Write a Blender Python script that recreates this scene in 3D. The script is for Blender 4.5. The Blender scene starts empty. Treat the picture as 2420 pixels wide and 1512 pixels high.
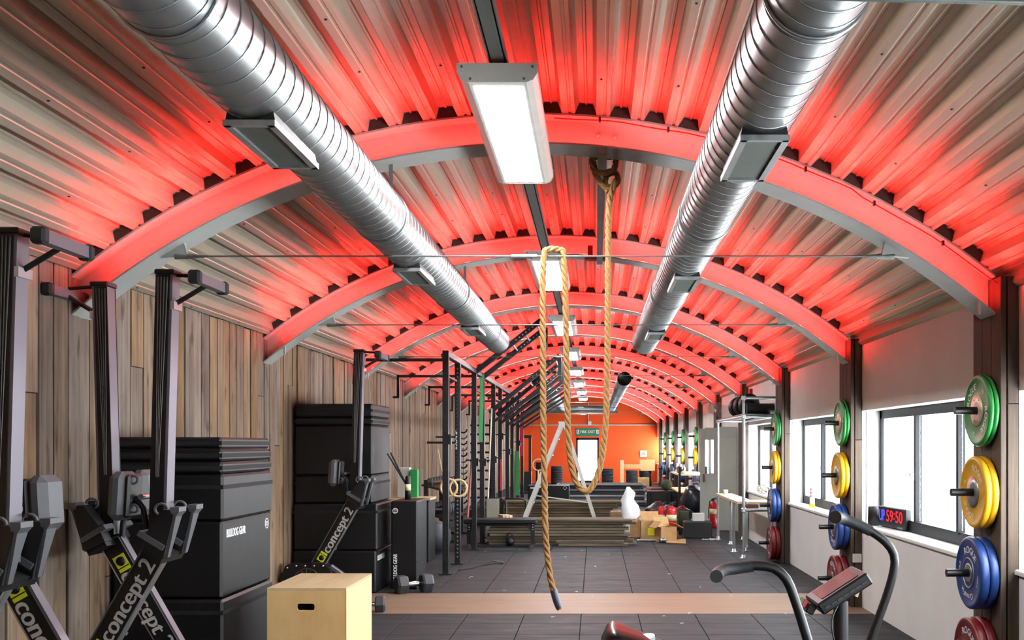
import bpy, math, random
from mathutils import Vector, Matrix
random.seed(7)
SC = bpy.context.scene
COL = SC.collection
PI = math.pi

# ------------------------------------------------------------------ camera
H = 1.55                      # eye height
F = 2400.0                    # focal length in pixels of the 2420 wide frame
VX, VY = 1406.0, 1052.0       # vanishing point of the hall
cam = bpy.data.cameras.new('camera')
camo = bpy.data.objects.new('camera', cam)
COL.objects.link(camo)
camo.location = (0, 0, H)
camo.rotation_euler = (PI / 2, 0, 0)
cam.sensor_width = 36.0
cam.lens = 36.0 * F / 2420.0
cam.shift_x = -(VX - 1210.0) / 2420.0
cam.shift_y = (VY - 756.0) / 2420.0
cam.clip_start = 0.05
cam.clip_end = 500
SC.camera = camo

# ------------------------------------------------------------------ world / exposure
LED_STRENGTH = 210.0
LAMP_STRENGTH = 82.0
world = bpy.data.worlds.new('overcast_sky')
SC.world = world
world.use_nodes = True
bg = world.node_tree.nodes['Background']
bg.inputs[0].default_value = (0.93, 0.97, 1.0, 1)
bg.inputs[1].default_value = 27.0
SC.view_settings.view_transform = 'Standard'
SC.view_settings.look = 'None'
SC.view_settings.gamma = 1.0
SC.view_settings.exposure = 0.0
SC.view_settings.use_curve_mapping = False
try:
    SC.cycles.use_denoising = True
    SC.cycles.max_bounces = 6
    SC.cycles.diffuse_bounces = 3
    SC.cycles.glossy_bounces = 3
    SC.cycles.adaptive_threshold = 0.05
    SC.cycles.transparent_max_bounces = 12
    SC.cycles.sample_clamp_indirect = 8.0
    SC.cycles.caustics_reflective = False
    SC.cycles.caustics_refractive = False
except Exception:
    pass


def W(px, py, d):
    """point at depth d (metres from the eye) that stands at that place of the photograph"""
    return Vector(((px - VX) * d / F, d, H - (py - VY) * d / F))


# ------------------------------------------------------------------ materials
def srgb(r, g, b):
    def c(v):
        v /= 255.0
        return v / 12.92 if v <= 0.04045 else ((v + 0.055) / 1.055) ** 2.4
    return (c(r), c(g), c(b), 1.0)


def new_mat(name):
    m = bpy.data.materials.new(name)
    m.use_nodes = True
    nt = m.node_tree
    b = nt.nodes['Principled BSDF']
    return m, nt, b


def N(nt, t, **kw):
    n = nt.nodes.new(t)
    for k, v in kw.items():
        setattr(n, k, v)
    return n


def mat(name, col, rough=0.5, metal=0.0, var=0.0, scale=(8, 8, 8), bump=0.0, rvar=0.0, spec=0.5, coords='OBJ', detail=4.0, alt=None, coat=0.0):
    """principled material whose colour / roughness / height vary with a stretched noise"""
    m, nt, b = new_mat(name)
    b.inputs['Base Color'].default_value = col
    b.inputs['Roughness'].default_value = rough
    b.inputs['Metallic'].default_value = metal
    b.inputs['Specular IOR Level'].default_value = spec
    if coat:
        b.inputs['Coat Weight'].default_value = coat
    if var or bump or rvar:
        L = nt.links.new
        if coords == 'POS':
            src = N(nt, 'ShaderNodeNewGeometry').outputs['Position']
        else:
            src = N(nt, 'ShaderNodeTexCoord').outputs['Object']
        mp = N(nt, 'ShaderNodeMapping')
        mp.inputs['Scale'].default_value = scale
        L(src, mp.inputs['Vector'])
        nz = N(nt, 'ShaderNodeTexNoise')
        nz.inputs['Scale'].default_value = 1.0
        nz.inputs['Detail'].default_value = detail
        nz.inputs['Roughness'].default_value = 0.6
        L(mp.outputs[0], nz.inputs['Vector'])
        if var:
            mx = N(nt, 'ShaderNodeMix', data_type='RGBA')
            a = alt if alt else tuple(max(0.0, c * (1 - var)) for c in col[:3]) + (1,)
            c2 = tuple(min(1.0, c * (1 + var)) for c in col[:3]) + (1,)
            mx.inputs[6].default_value = a
            mx.inputs[7].default_value = c2
            rmp = N(nt, 'ShaderNodeMapRange')
            rmp.inputs[1].default_value = 0.3
            rmp.inputs[2].default_value = 0.7
            L(nz.outputs['Fac'], rmp.inputs[0])
            L(rmp.outputs[0], mx.inputs[0])
            L(mx.outputs[2], b.inputs['Base Color'])
        if rvar:
            rr = N(nt, 'ShaderNodeMapRange')
            rr.inputs[1].default_value = 0.3
            rr.inputs[2].default_value = 0.7
            rr.inputs[3].default_value = max(0.03, rough - rvar)
            rr.inputs[4].default_value = min(1.0, rough + rvar)
            L(nz.outputs['Fac'], rr.inputs[0])
            L(rr.outputs[0], b.inputs['Roughness'])
        if bump:
            bp = N(nt, 'ShaderNodeBump')
            bp.inputs['Strength'].default_value = bump
            bp.inputs['Distance'].default_value = 0.01
            L(nz.outputs['Fac'], bp.inputs['Height'])
            L(bp.outputs[0], b.inputs['Normal'])
    return m


def wood_mat(name, cols, along='Z', rough=0.75, fine=60.0, slow=2.0, knots=0.0, sat=(0.95, 1.05)):
    """weathered plank: long grain along one axis, tone differs from piece to piece"""
    m, nt, b = new_mat(name)
    L = nt.links.new
    b.inputs['Roughness'].default_value = rough
    pos = N(nt, 'ShaderNodeNewGeometry').outputs['Position']
    inf = N(nt, 'ShaderNodeObjectInfo')
    off = N(nt, 'ShaderNodeVectorMath', operation='SCALE')
    off.inputs[0].default_value = (13.7, 37.1, 71.3)
    L(inf.outputs['Random'], off.inputs['Scale'])
    add = N(nt, 'ShaderNodeVectorMath', operation='ADD')
    L(pos, add.inputs[0]); L(off.outputs[0], add.inputs[1])

    def noise(sc, det):
        mp = N(nt, 'ShaderNodeMapping')
        mp.inputs['Scale'].default_value = sc
        L(add.outputs[0], mp.inputs['Vector'])
        nz = N(nt, 'ShaderNodeTexNoise')
        nz.inputs['Scale'].default_value = 1.0
        nz.inputs['Detail'].default_value = det
        nz.inputs['Roughness'].default_value = 0.65
        L(mp.outputs[0], nz.inputs['Vector'])
        return nz.outputs['Fac']
    s = {'X': (slow, fine, fine), 'Y': (fine, slow, fine), 'Z': (fine, fine, slow)}[along]
    grain = noise(s, 5.0)
    blot = noise(tuple(v * 0.12 + 1.2 for v in s), 3.0)
    ramp = N(nt, 'ShaderNodeValToRGB')
    cr = ramp.color_ramp
    cr.elements[0].position = 0.25; cr.elements[0].color = cols[0]
    cr.elements[1].position = 0.75; cr.elements[1].color = cols[2]
    e = cr.elements.new(0.5); e.color = cols[1]
    mixv = N(nt, 'ShaderNodeMath', operation='MULTIPLY_ADD')
    L(grain, mixv.inputs[0]); mixv.inputs[1].default_value = 0.6
    sc2 = N(nt, 'ShaderNodeMath', operation='MULTIPLY'); L(blot, sc2.inputs[0]); sc2.inputs[1].default_value = 0.45
    L(sc2.outputs[0], mixv.inputs[2])
    L(mixv.outputs[0], ramp.inputs[0])
    hsv = N(nt, 'ShaderNodeHueSaturation')
    L(ramp.outputs[0], hsv.inputs['Color'])
    mr = N(nt, 'ShaderNodeMapRange'); mr.inputs[3].default_value = 0.72; mr.inputs[4].default_value = 1.22
    L(inf.outputs['Random'], mr.inputs[0]); L(mr.outputs[0], hsv.inputs['Value'])
    fr = N(nt, 'ShaderNodeMath', operation='MULTIPLY'); L(inf.outputs['Random'], fr.inputs[0]); fr.inputs[1].default_value = 7.31
    fc = N(nt, 'ShaderNodeMath', operation='FRACT'); L(fr.outputs[0], fc.inputs[0])
    st = N(nt, 'ShaderNodeMapRange'); st.inputs[3].default_value = sat[0]; st.inputs[4].default_value = sat[1]
    L(fc.outputs[0], st.inputs[0]); L(st.outputs[0], hsv.inputs['Saturation'])
    if knots:
        kn = noise({'X': (2.5, 9.0, 9.0), 'Y': (9.0, 2.5, 9.0), 'Z': (9.0, 9.0, 2.5)}[along], 2.0)
        km = N(nt, 'ShaderNodeMapRange'); km.inputs[1].default_value = 0.60; km.inputs[2].default_value = 0.74; km.inputs[3].default_value = 0.0; km.inputs[4].default_value = knots
        L(kn, km.inputs[0])
        kx = N(nt, 'ShaderNodeMix', data_type='RGBA'); kx.inputs[7].default_value = cols[0]
        L(km.outputs[0], kx.inputs[0]); L(hsv.outputs[0], kx.inputs[6]); L(kx.outputs[2], b.inputs['Base Color'])
    else:
        L(hsv.outputs[0], b.inputs['Base Color'])
    bp = N(nt, 'ShaderNodeBump'); bp.inputs['Strength'].default_value = 0.25; bp.inputs['Distance'].default_value = 0.004
    L(grain, bp.inputs['Height']); L(bp.outputs[0], b.inputs['Normal'])
    return m


def emit(name, col, strength):
    m = bpy.data.materials.new(name)
    m.use_nodes = True
    nt = m.node_tree
    for n in list(nt.nodes):
        nt.nodes.remove(n)
    e = N(nt, 'ShaderNodeEmission')
    e.inputs[0].default_value = col
    e.inputs[1].default_value = strength
    o = N(nt, 'ShaderNodeOutputMaterial')
    nt.links.new(e.outputs[0], o.inputs[0])
    return m


def glass_mat(name, tint=(0.97, 0.99, 1, 1), gloss=0.08, milk=0.0):
    m = bpy.data.materials.new(name)
    m.use_nodes = True
    nt = m.node_tree
    for n in list(nt.nodes):
        nt.nodes.remove(n)
    t = N(nt, 'ShaderNodeBsdfTransparent'); t.inputs[0].default_value = tint
    g = N(nt, 'ShaderNodeBsdfGlossy'); g.inputs['Roughness'].default_value = 0.05
    mx = N(nt, 'ShaderNodeMixShader'); mx.inputs[0].default_value = gloss
    nt.links.new(t.outputs[0], mx.inputs[1]); nt.links.new(g.outputs[0], mx.inputs[2])
    last = mx
    if milk:
        tr = N(nt, 'ShaderNodeBsdfTranslucent'); tr.inputs[0].default_value = (0.95, 0.97, 1, 1)
        mk = N(nt, 'ShaderNodeMixShader'); mk.inputs[0].default_value = milk
        nt.links.new(mx.outputs[0], mk.inputs[1]); nt.links.new(tr.outputs[0], mk.inputs[2])
        last = mk
    o = N(nt, 'ShaderNodeOutputMaterial')
    nt.links.new(last.outputs[0], o.inputs[0])
    return m


M = {}
M['deck'] = mat('galvanised_deck', srgb(206, 198, 178), 0.32, 0.6, var=0.04, scale=(7, 0.12, 7), rvar=0.05, coords='POS')
M['steel_paint'] = mat('grey_beam_paint', srgb(176, 177, 172), 0.45, 0.0, var=0.05, scale=(6, 6, 6))
M['galv'] = mat('galvanised_duct', srgb(156, 160, 160), 0.38, 0.92, var=0.05, scale=(3, 0.8, 3), rvar=0.04, detail=2.0)
M['galv_tube'] = mat('galvanised_tube', srgb(190, 194, 196), 0.38, 0.8, var=0.1, scale=(30, 30, 8), rvar=0.1)
M['galv_dark'] = mat('grey_channel', srgb(120, 126, 122), 0.45, 0.6, var=0.1, scale=(20, 4, 20))
M['louvre'] = mat('vent_louvre', srgb(120, 124, 118), 0.5, 0.5, var=0.05)
M['black_steel'] = mat('black_powder_coat', srgb(22, 22, 24), 0.42, 0.0, var=0.15, scale=(30, 30, 30))
M['rig_steel'] = mat('rig_black_coat', srgb(28, 27, 29), 0.38, 0.1, var=0.15, scale=(20, 20, 20))
M['black_rubber'] = mat('black_rubber', srgb(30, 30, 32), 0.7, 0.0, var=0.2, scale=(40, 40, 40), bump=0.1)
M['black_plastic'] = mat('black_plastic', srgb(16, 16, 18), 0.45, 0.0, var=0.1, scale=(20, 20, 20))
M['foam'] = mat('closure_foam', srgb(62, 46, 42), 0.9, 0.0, var=0.25, scale=(60, 60, 60))
M['vinyl'] = mat('black_vinyl', srgb(8, 9, 10), 0.46, 0.0, var=0.18, scale=(5, 5, 1.2), bump=0.15, spec=0.42)
M['vinyl_dark'] = mat('vinyl_strap', srgb(8, 8, 9), 0.8, 0.0, var=0.1)
M['white_wall'] = mat('white_paint', srgb(236, 233, 228), 0.6, 0.0, var=0.04, scale=(2, 2, 2), bump=0.03, coords='POS')
M['reveal'] = mat('white_gloss_paint', srgb(236, 236, 232), 0.45, 0.0, var=0.02, scale=(3, 3, 3))
M['orange'] = mat('orange_wall_paint', srgb(250, 82, 0), 0.55, 0.0, var=0.05, scale=(0.6, 0.6, 0.6), coords='POS')
M['trimgrey'] = mat('grey_trim', srgb(176, 168, 160), 0.6, 0.0, var=0.05)
M['tile'] = mat('rubber_tile', srgb(30, 34, 38), 0.66, 0.0, var=0.25, scale=(2.5, 9, 9), bump=0.12, coords='POS', rvar=0.1, spec=0.35)
M['tile_gap'] = mat('floor_base', srgb(20, 20, 22), 0.9, 0.0, var=0.1)
M['ply_strip'] = wood_mat('plywood_strip', [srgb(104, 78, 59), srgb(123, 95, 74), srgb(137, 108, 85)], 'X', 0.55, 9.0, 0.9)
M['plank'] = wood_mat('weathered_plank', [srgb(56, 40, 26), srgb(128, 97, 64), srgb(172, 138, 98)], 'Z', 0.8, 30.0, 0.9, knots=0.85, sat=(0.5, 1.0))
M['post_wood'] = wood_mat('brown_post_wood', [srgb(40, 31, 24), srgb(68, 54, 42), srgb(92, 75, 59)], 'Z', 0.75, 40.0, 1.5)
M['pile_wood'] = wood_mat('reclaimed_board', [srgb(46, 35, 22), srgb(94, 76, 50), srgb(130, 110, 78)], 'X', 0.85, 26.0, 0.9, knots=0.6, sat=(0.7, 1.0))
M['pile_end'] = mat('board_end_grain', srgb(168, 168, 158), 0.9, 0.0, var=0.15, scale=(30, 30, 60))
M['ply'] = wood_mat('birch_ply', [srgb(206, 162, 104), srgb(238, 194, 132), srgb(248, 212, 154)], 'Z', 0.55, 6.0, 1.6, knots=0.5)
M['ply_edge'] = wood_mat('pine_edge', [srgb(214, 176, 112), srgb(240, 208, 150), srgb(250, 224, 172)], 'Z', 0.55, 14.0, 1.4)
M['shelf_wood'] = wood_mat('pine_board', [srgb(196, 160, 116), srgb(222, 192, 148), srgb(236, 210, 170)], 'Y', 0.6, 14.0, 1.4)
M['ring_wood'] = mat('birch_ring', srgb(226, 190, 140), 0.45, 0.0, var=0.08, scale=(20, 20, 20))
M['alu'] = mat('brushed_aluminium', srgb(206, 208, 212), 0.32, 0.9, var=0.03, scale=(3, 3, 1), rvar=0.03, detail=1.0)
M['alu_matt'] = mat('anodised_aluminium', srgb(118, 114, 122), 0.5, 0.7, var=0.04, scale=(3, 3, 1), detail=1.0)
M['ladder'] = mat('pale_ladder_metal', srgb(200, 196, 188), 0.5, 0.2, var=0.08, scale=(10, 10, 10))
M['chrome'] = mat('chrome', srgb(220, 220, 224), 0.15, 1.0, var=0.03)
M['rower_grey'] = mat('grey_abs_plastic', srgb(80, 81, 84), 0.5, 0.0, var=0.06, scale=(20, 20, 20))
M['rower_black'] = mat('gloss_black_frame', srgb(7, 7, 8), 0.4, 0.0, var=0.1)
M['glint_fan_rib'] = mat('rail_glint_and_guard', srgb(70, 66, 62), 0.35, 0.5, var=0.1, scale=(10, 10, 2))  # reflections on the rail put into colour and shape; also plain fan guard metal
M['white_ink'] = mat('white_print', srgb(228, 228, 226), 0.6, 0.0, var=0.02)
M['grey_ink'] = mat('silver_print', srgb(196, 190, 186), 0.5, 0.0, var=0.02)
M['lime'] = mat('lime_print', srgb(216, 220, 40), 0.5, 0.0, var=0.03)
M['rope'] = mat('manila_rope', srgb(154, 112, 64), 0.85, 0.0, var=0.35, scale=(160, 160, 60), bump=0.5)
M['tape'] = mat('dark_rope_tape', srgb(58, 60, 76), 0.4, 0.0, var=0.2, scale=(30, 30, 30), bump=0.2)
M['win_frame'] = mat('dark_window_frame', srgb(18, 20, 23), 0.55, 0.0, var=0.05, spec=0.25)
M['glass'] = glass_mat('window_glass')
M['glass_frost'] = glass_mat('milky_window_glass', milk=0.35)
M['green_plate'] = mat('green_rubber', srgb(32, 122, 52), 0.42, 0.0, var=0.12, scale=(14, 14, 14), rvar=0.08)
M['yellow_plate'] = mat('yellow_rubber', srgb(216, 158, 16), 0.42, 0.0, var=0.1, scale=(14, 14, 14), rvar=0.08)
M['blue_plate'] = mat('blue_rubber', srgb(22, 54, 112), 0.42, 0.0, var=0.15, scale=(14, 14, 14), rvar=0.08)
M['red_plate'] = mat('red_rubber', srgb(112, 22, 27), 0.42, 0.0, var=0.15, scale=(14, 14, 14), rvar=0.08)
M['hub_tan'] = mat('tan_hub', srgb(214, 176, 150), 0.4, 0.3, var=0.05)
M['hub_grey'] = mat('steel_hub', srgb(150, 150, 150), 0.35, 0.7, var=0.05)
M['led'] = emit('red_led_tape', (1.0, 0.022, 0.018, 1), LED_STRENGTH)
M['lamp'] = emit('lamp_diffuser', (0.97, 0.97, 1.0, 1), LAMP_STRENGTH)
M['lamp_body'] = mat('lamp_housing', srgb(236, 234, 226), 0.4, 0.3, var=0.04)
M['red_cable'] = mat('red_cable', srgb(190, 20, 24), 0.5, 0.0, var=0.05)
M['dig_red'] = emit('red_digits', (1.0, 0.02, 0.03, 1), 2.2)
M['dig_blue'] = emit('blue_digits', (0.06, 0.08, 1.0, 1), 2.4)
M['extinguisher'] = mat('red_enamel', srgb(196, 30, 30), 0.3, 0.0, var=0.08)
M['cardboard'] = mat('cardboard', srgb(188, 146, 98), 0.85, 0.0, var=0.12, scale=(12, 12, 12))
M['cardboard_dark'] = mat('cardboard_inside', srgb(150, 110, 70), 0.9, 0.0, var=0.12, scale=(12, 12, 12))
M['yellow_label'] = mat('yellow_label', srgb(236, 214, 30), 0.6, 0.0, var=0.05)
M['cream_label'] = mat('cream_label', srgb(236, 220, 176), 0.6, 0.0, var=0.05)
M['green_sign'] = mat('exit_green', srgb(34, 122, 84), 0.5, 0.0, var=0.06)
M['green_box'] = mat('green_carton', srgb(34, 150, 76), 0.5, 0.0, var=0.08)
M['white_box'] = mat('white_carton', srgb(216, 210, 204), 0.7, 0.0, var=0.05)
M['white_sheet'] = mat('white_polythene', srgb(240, 240, 242), 0.45, 0.0, var=0.04, scale=(6, 6, 6), bump=0.3)
M['band_green'] = mat('green_latex', srgb(64, 142, 84), 0.5, 0.0, var=0.1)
M['band_red'] = mat('red_latex', srgb(190, 30, 60), 0.5, 0.0, var=0.1)
M['pole_red'] = mat('faded_red_pole', srgb(168, 92, 84), 0.5, 0.0, var=0.1)
M['pole_white'] = mat('white_plastic_pole', srgb(226, 214, 204), 0.4, 0.0, var=0.05)
M['grey_board'] = mat('grey_board', srgb(130, 124, 112), 0.8, 0.0, var=0.1)
M['door_metal'] = mat('pale_grey_door', srgb(186, 186, 178), 0.45, 0.1, var=0.05, scale=(3, 3, 3))
M['lit_leaf'] = mat('lit_grey_door', srgb(206, 210, 200), 0.35, 0.3, var=0.05, scale=(3, 3, 3))  # paler than the other leaf: light falling on it is put into the colour
M['maroon'] = mat('maroon_cap', srgb(120, 70, 60), 0.6)
M['pink'] = mat('pink_plastic', srgb(240, 110, 140), 0.4, 0.0, var=0.1)
M['clear_wrap'] = glass_mat('clear_wrap', (0.92, 0.9, 0.9, 1), 0.22, 0.12)
M['saddle'] = mat('black_saddle_vinyl', srgb(16, 14, 15), 0.3, 0.0, var=0.1, coat=0.1)
M['grip'] = mat('foam_grip', srgb(46, 47, 50), 0.6, 0.0, var=0.15, scale=(60, 60, 60), bump=0.15)
M['screen'] = mat('console_screen', srgb(120, 92, 92), 0.2, 0.0, var=0.15, scale=(6, 6, 6), coat=0.2)
M['dirt_paper'] = mat('paper_scrap', srgb(210, 204, 196), 0.9, 0.0, var=0.05)
M['tarp'] = mat('dark_bag_plastic', srgb(28, 34, 44), 0.25, 0.0, var=0.2, scale=(8, 8, 8), bump=0.4)
M['olive'] = mat('olive_fabric', srgb(70, 72, 50), 0.8, 0.0, var=0.15)
M['sheet_grey'] = mat('galvanised_sheet_stack', srgb(170, 166, 168), 0.4, 0.5, var=0.15, scale=(1, 30, 60))
M['rubber_light'] = mat('grey_rubber_end', srgb(58, 58, 63), 0.5, 0.0, var=0.1, scale=(30, 30, 30))


# ------------------------------------------------------------------ mesh builder
ORIG = {}   # parent -> accumulated translation used while building


class MB:
    def __init__(self):
        self.v = []; self.f = []; self.s = []

    def add(self, vs, fs, smooth=False, mtx=None):
        o = len(self.v)
        for p in vs:
            p = Vector(p)
            if mtx is not None:
                p = mtx @ p
            self.v.append(p)
        for q in fs:
            self.f.append([i + o for i in q]); self.s.append(smooth)
        return self

    def box(self, c, s, rot=None, bev=0.0):
        """box centre c, full size s, optional bevel of the four long edges handled by chamfer"""
        hx, hy, hz = s[0] / 2, s[1] / 2, s[2] / 2
        mt = Matrix.Translation(Vector(c))
        if rot is not None:
            mt = mt @ (rot if isinstance(rot, Matrix) else Matrix.Rotation(rot[1], 4, rot[0]))
        if bev <= 0:
            vs = [(x, y, z) for z in (-hz, hz) for y in (-hy, hy) for x in (-hx, hx)]
            fs = [(0, 2, 3, 1), (4, 5, 7, 6), (0, 1, 5, 4), (2, 6, 7, 3), (0, 4, 6, 2), (1, 3, 7, 5)]
            return self.add(vs, fs, False, mt)
        b = min(bev, hx * 0.9, hy * 0.9, hz * 0.9)
        vs = []; idx = {}
        for sx in (-1, 1):
            for sy in (-1, 1):
                for sz in (-1, 1):
                    for a in range(3):
                        p = [sx * (hx - b), sy * (hy - b), sz * (hz - b)]
                        p[a] = (sx * hx, sy * hy, sz * hz)[a]
                        idx[(sx, sy, sz, a)] = len(vs); vs.append(p)
        fs = []
        S = (-1, 1)
        for a in range(3):
            o1, o2 = [k for k in range(3) if k != a]
            for s_ in S:
                ring = []
                for t1, t2 in ((-1, -1), (1, -1), (1, 1), (-1, 1)):
                    k = [0, 0, 0]; k[a] = s_; k[o1] = t1; k[o2] = t2
                    ring.append(idx[(k[0], k[1], k[2], a)])
                flip = (s_ < 0) ^ (a == 1)
                fs.append(ring[::-1] if flip else ring)
        for a in range(3):
            b1, b2 = [k for k in range(3) if k != a]
            for s1 in S:
                for s2 in S:
                    q = []
                    for sa, ax in ((-1, b1), (-1, b2), (1, b2), (1, b1)):
                        k = [0, 0, 0]; k[a] = sa; k[b1] = s1; k[b2] = s2
                        q.append(idx[(k[0], k[1], k[2], ax)])
                    fs.append(q)
        for sx in S:
            for sy in S:
                for sz in S:
                    fs.append([idx[(sx, sy, sz, a)] for a in range(3)])
        return self.add(vs, fs, False, mt)

    def tube(self, pts, r, n=10, closed=False, cap=True, smooth=True, twist=0.0):
        pts = [Vector(p) for p in pts]
        rs = r if isinstance(r, (list, tuple)) else [r] * len(pts)
        m = len(pts)
        tang = []
        for i in range(m):
            if closed:
                t = pts[(i + 1) % m] - pts[(i - 1) % m]
            else:
                t = pts[min(i + 1, m - 1)] - pts[max(i - 1, 0)]
            tang.append(t.normalized() if t.length > 1e-9 else Vector((0, 0, 1)))
        up = Vector((0, 0, 1)) if abs(tang[0].z) < 0.9 else Vector((1, 0, 0))
        u = tang[0].cross(up).normalized()
        vs = []; fs = []
        for i in range(m):
            t = tang[i]
            u = (u - t * u.dot(t))
            u = u.normalized() if u.length > 1e-6 else t.orthogonal().normalized()
            w = t.cross(u)
            for k in range(n):
                a = 2 * PI * k / n + twist
                vs.append(pts[i] + (u * math.cos(a) + w * math.sin(a)) * rs[i])
        segs = m if closed else m - 1
        for i in range(segs):
            j = (i + 1) % m
            for k in range(n):
                k2 = (k + 1) % n
                fs.append((i * n + k, i * n + k2, j * n + k2, j * n + k))
        self.add(vs, fs, smooth)
        if cap and not closed:
            self.add([vs[k] for k in range(n)], [list(range(n))[::-1]])
            self.add([vs[(m - 1) * n + k] for k in range(n)], [list(range(n))])
        return self

    def cyl(self, p0, p1, r, n=14, smooth=True):
        return self.tube([p0, p1], r, n, smooth=smooth)

    def lathe(self, prof, origin, axis='Z', n=24, smooth=True):
        """profile of (radius, height) pairs about an axis through origin"""
        o = Vector(origin)
        ax = {'X': Vector((1, 0, 0)), 'Y': Vector((0, 1, 0)), 'Z': Vector((0, 0, 1)), '-X': Vector((-1, 0, 0)), '-Y': Vector((0, -1, 0))}.get(axis, axis)
        if not isinstance(ax, Vector):
            ax = Vector(ax)
        ax = ax.normalized()
        u = ax.orthogonal().normalized(); w = ax.cross(u)
        vs = []; fs = []
        for (r, h) in prof:
            for k in range(n):
                a = 2 * PI * k / n
                vs.append(o + ax * h + (u * math.cos(a) + w * math.sin(a)) * max(r, 1e-5))
        for i in range(len(prof) - 1):
            for k in range(n):
                k2 = (k + 1) % n
                fs.append((i * n + k, i * n + k2, (i + 1) * n + k2, (i + 1) * n + k))
        return self.add(vs, fs, smooth)

    def prism(self, poly, a, b, plane='XZ'):
        """polygon in a plane, extruded from a to b along the third axis"""
        def P(p, t):
            return {'XZ': (p[0], t, p[1]), 'YZ': (t, p[0], p[1]), 'XY': (p[0], p[1], t)}[plane]
        n = len(poly)
        vs = [P(p, a) for p in poly] + [P(p, b) for p in poly]
        fs = [list(range(n))[::-1], list(range(n, 2 * n))]
        for i in range(n):
            j = (i + 1) % n
            fs.append((i, j, n + j, n + i))
        return self.add(vs, fs)

    def sphere(self, c, r, n=16, m=10, sc=(1, 1, 1)):
        vs = []; fs = []
        for i in range(m + 1):
            t = PI * i / m
            for k in range(n):
                a = 2 * PI * k / n
                vs.append((c[0] + sc[0] * r * math.sin(t) * math.cos(a), c[1] + sc[1] * r * math.sin(t) * math.sin(a), c[2] + sc[2] * r * math.cos(t)))
        for i in range(m):
            for k in range(n):
                k2 = (k + 1) % n
                fs.append((i * n + k, (i + 1) * n + k, (i + 1) * n + k2, i * n + k2))
        return self.add(vs, fs, True)

    def torus(self, c, R, r, axis='Y', n=28, m=8):
        c = Vector(c)
        ax = {'X': Vector((1, 0, 0)), 'Y': Vector((0, 1, 0)), 'Z': Vector((0, 0, 1))}.get(axis) if isinstance(axis, str) else Vector(axis).normalized()
        u = ax.orthogonal().normalized(); w = ax.cross(u)
        pts = [c + (u * math.cos(2 * PI * i / n) + w * math.sin(2 * PI * i / n)) * R for i in range(n)]
        return self.tube(pts, r, m, closed=True)

    def build(self, name, material, parent=None, smooth=None):
        off = ORIG.get(parent, Vector((0, 0, 0))) if parent is not None else Vector((0, 0, 0))
        me = bpy.data.meshes.new(name)
        me.from_pydata([tuple(p - off) for p in self.v], [], self.f)
        me.polygons.foreach_set('use_smooth', self.s if smooth is None else [smooth] * len(self.f))
        me.materials.append(M[material] if isinstance(material, str) else material)
        me.validate()
        me.update()
        try:
            import bmesh
            bm = bmesh.new(); bm.from_mesh(me)
            bmesh.ops.recalc_face_normals(bm, faces=bm.faces)
            bm.to_mesh(me); bm.free()
        except Exception:
            pass
        ob = bpy.data.objects.new(name, me)
        COL.objects.link(ob)
        ob.parent = parent
        ORIG[ob] = off.copy()
        return ob


def props(o, label=None, cat=None, group=None, kind=None):
    if label: o['label'] = label
    if cat: o['category'] = cat
    if group: o['group'] = group
    if kind: o['kind'] = kind
    return o


def thing(name, label, cat, loc=(0, 0, 0), group=None, kind=None):
    o = bpy.data.objects.new(name, None)
    o.empty_display_size = 0.1
    COL.objects.link(o)
    o.location = loc
    ORIG[o] = Vector(loc)
    return props(o, label, cat, group, kind)


def solo(mb, name, material, label, cat, group=None):
    return props(mb.build(name, material), label, cat, group)


def copy_tree(o, parent=None):
    c = o.copy()
    COL.objects.link(c)
    c.parent = parent
    for ch in list(o.children):
        copy_tree(ch, c)
    return c


# lettering ---------------------------------------------------------------
_txt = {}


def text_geo(body):
    """flat letter geometry, cap height about 0.7, centred on x, standing on y=0"""
    if body in _txt:
        return _txt[body]
    cu = bpy.data.curves.new('lettering', 'FONT')
    cu.body = body
    cu.size = 1.0
    cu.resolution_u = 3
    ob = bpy.data.objects.new('lettering', cu)
    COL.objects.link(ob)
    bpy.context.view_layer.update()
    me = bpy.data.meshes.new_from_object(ob.evaluated_get(bpy.context.evaluated_depsgraph_get()))
    vs = [v.co.copy() for v in me.vertices]
    fs = [list(p.vertices) for p in me.polygons]
    bpy.data.objects.remove(ob); bpy.data.curves.remove(cu); bpy.data.meshes.remove(me)
    xs = [v.x for v in vs] or [0]
    x0, x1 = min(xs), max(xs)
    vs = [Vector((v.x - (x0 + x1) / 2, v.y, 0)) for v in vs]
    _txt[body] = (vs, fs, x1 - x0)
    return _txt[body]


def put_text(mb, body, origin, u, v, size, width=None, bold=0.0, shear=0.0):
    """letters centred at origin along u, height along v; size is the cap height in metres"""
    vs, fs, w = text_geo(body)
    k = size / 0.70
    ku = (width / w) if width else k
    o = Vector(origin); u = Vector(u).normalized(); v = Vector(v).normalized()
    nrm = u.cross(v)
    offs = [0.0] if not bold else [-bold, 0.0, bold]
    for i, b in enumerate(offs):
        out = [o + u * ((p.x + shear * p.y) * ku + b) + v * ((p.y - 0.35) * k) + nrm * (0.0002 * i) for p in vs]
        mb.add(out, fs)
    return mb


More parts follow.
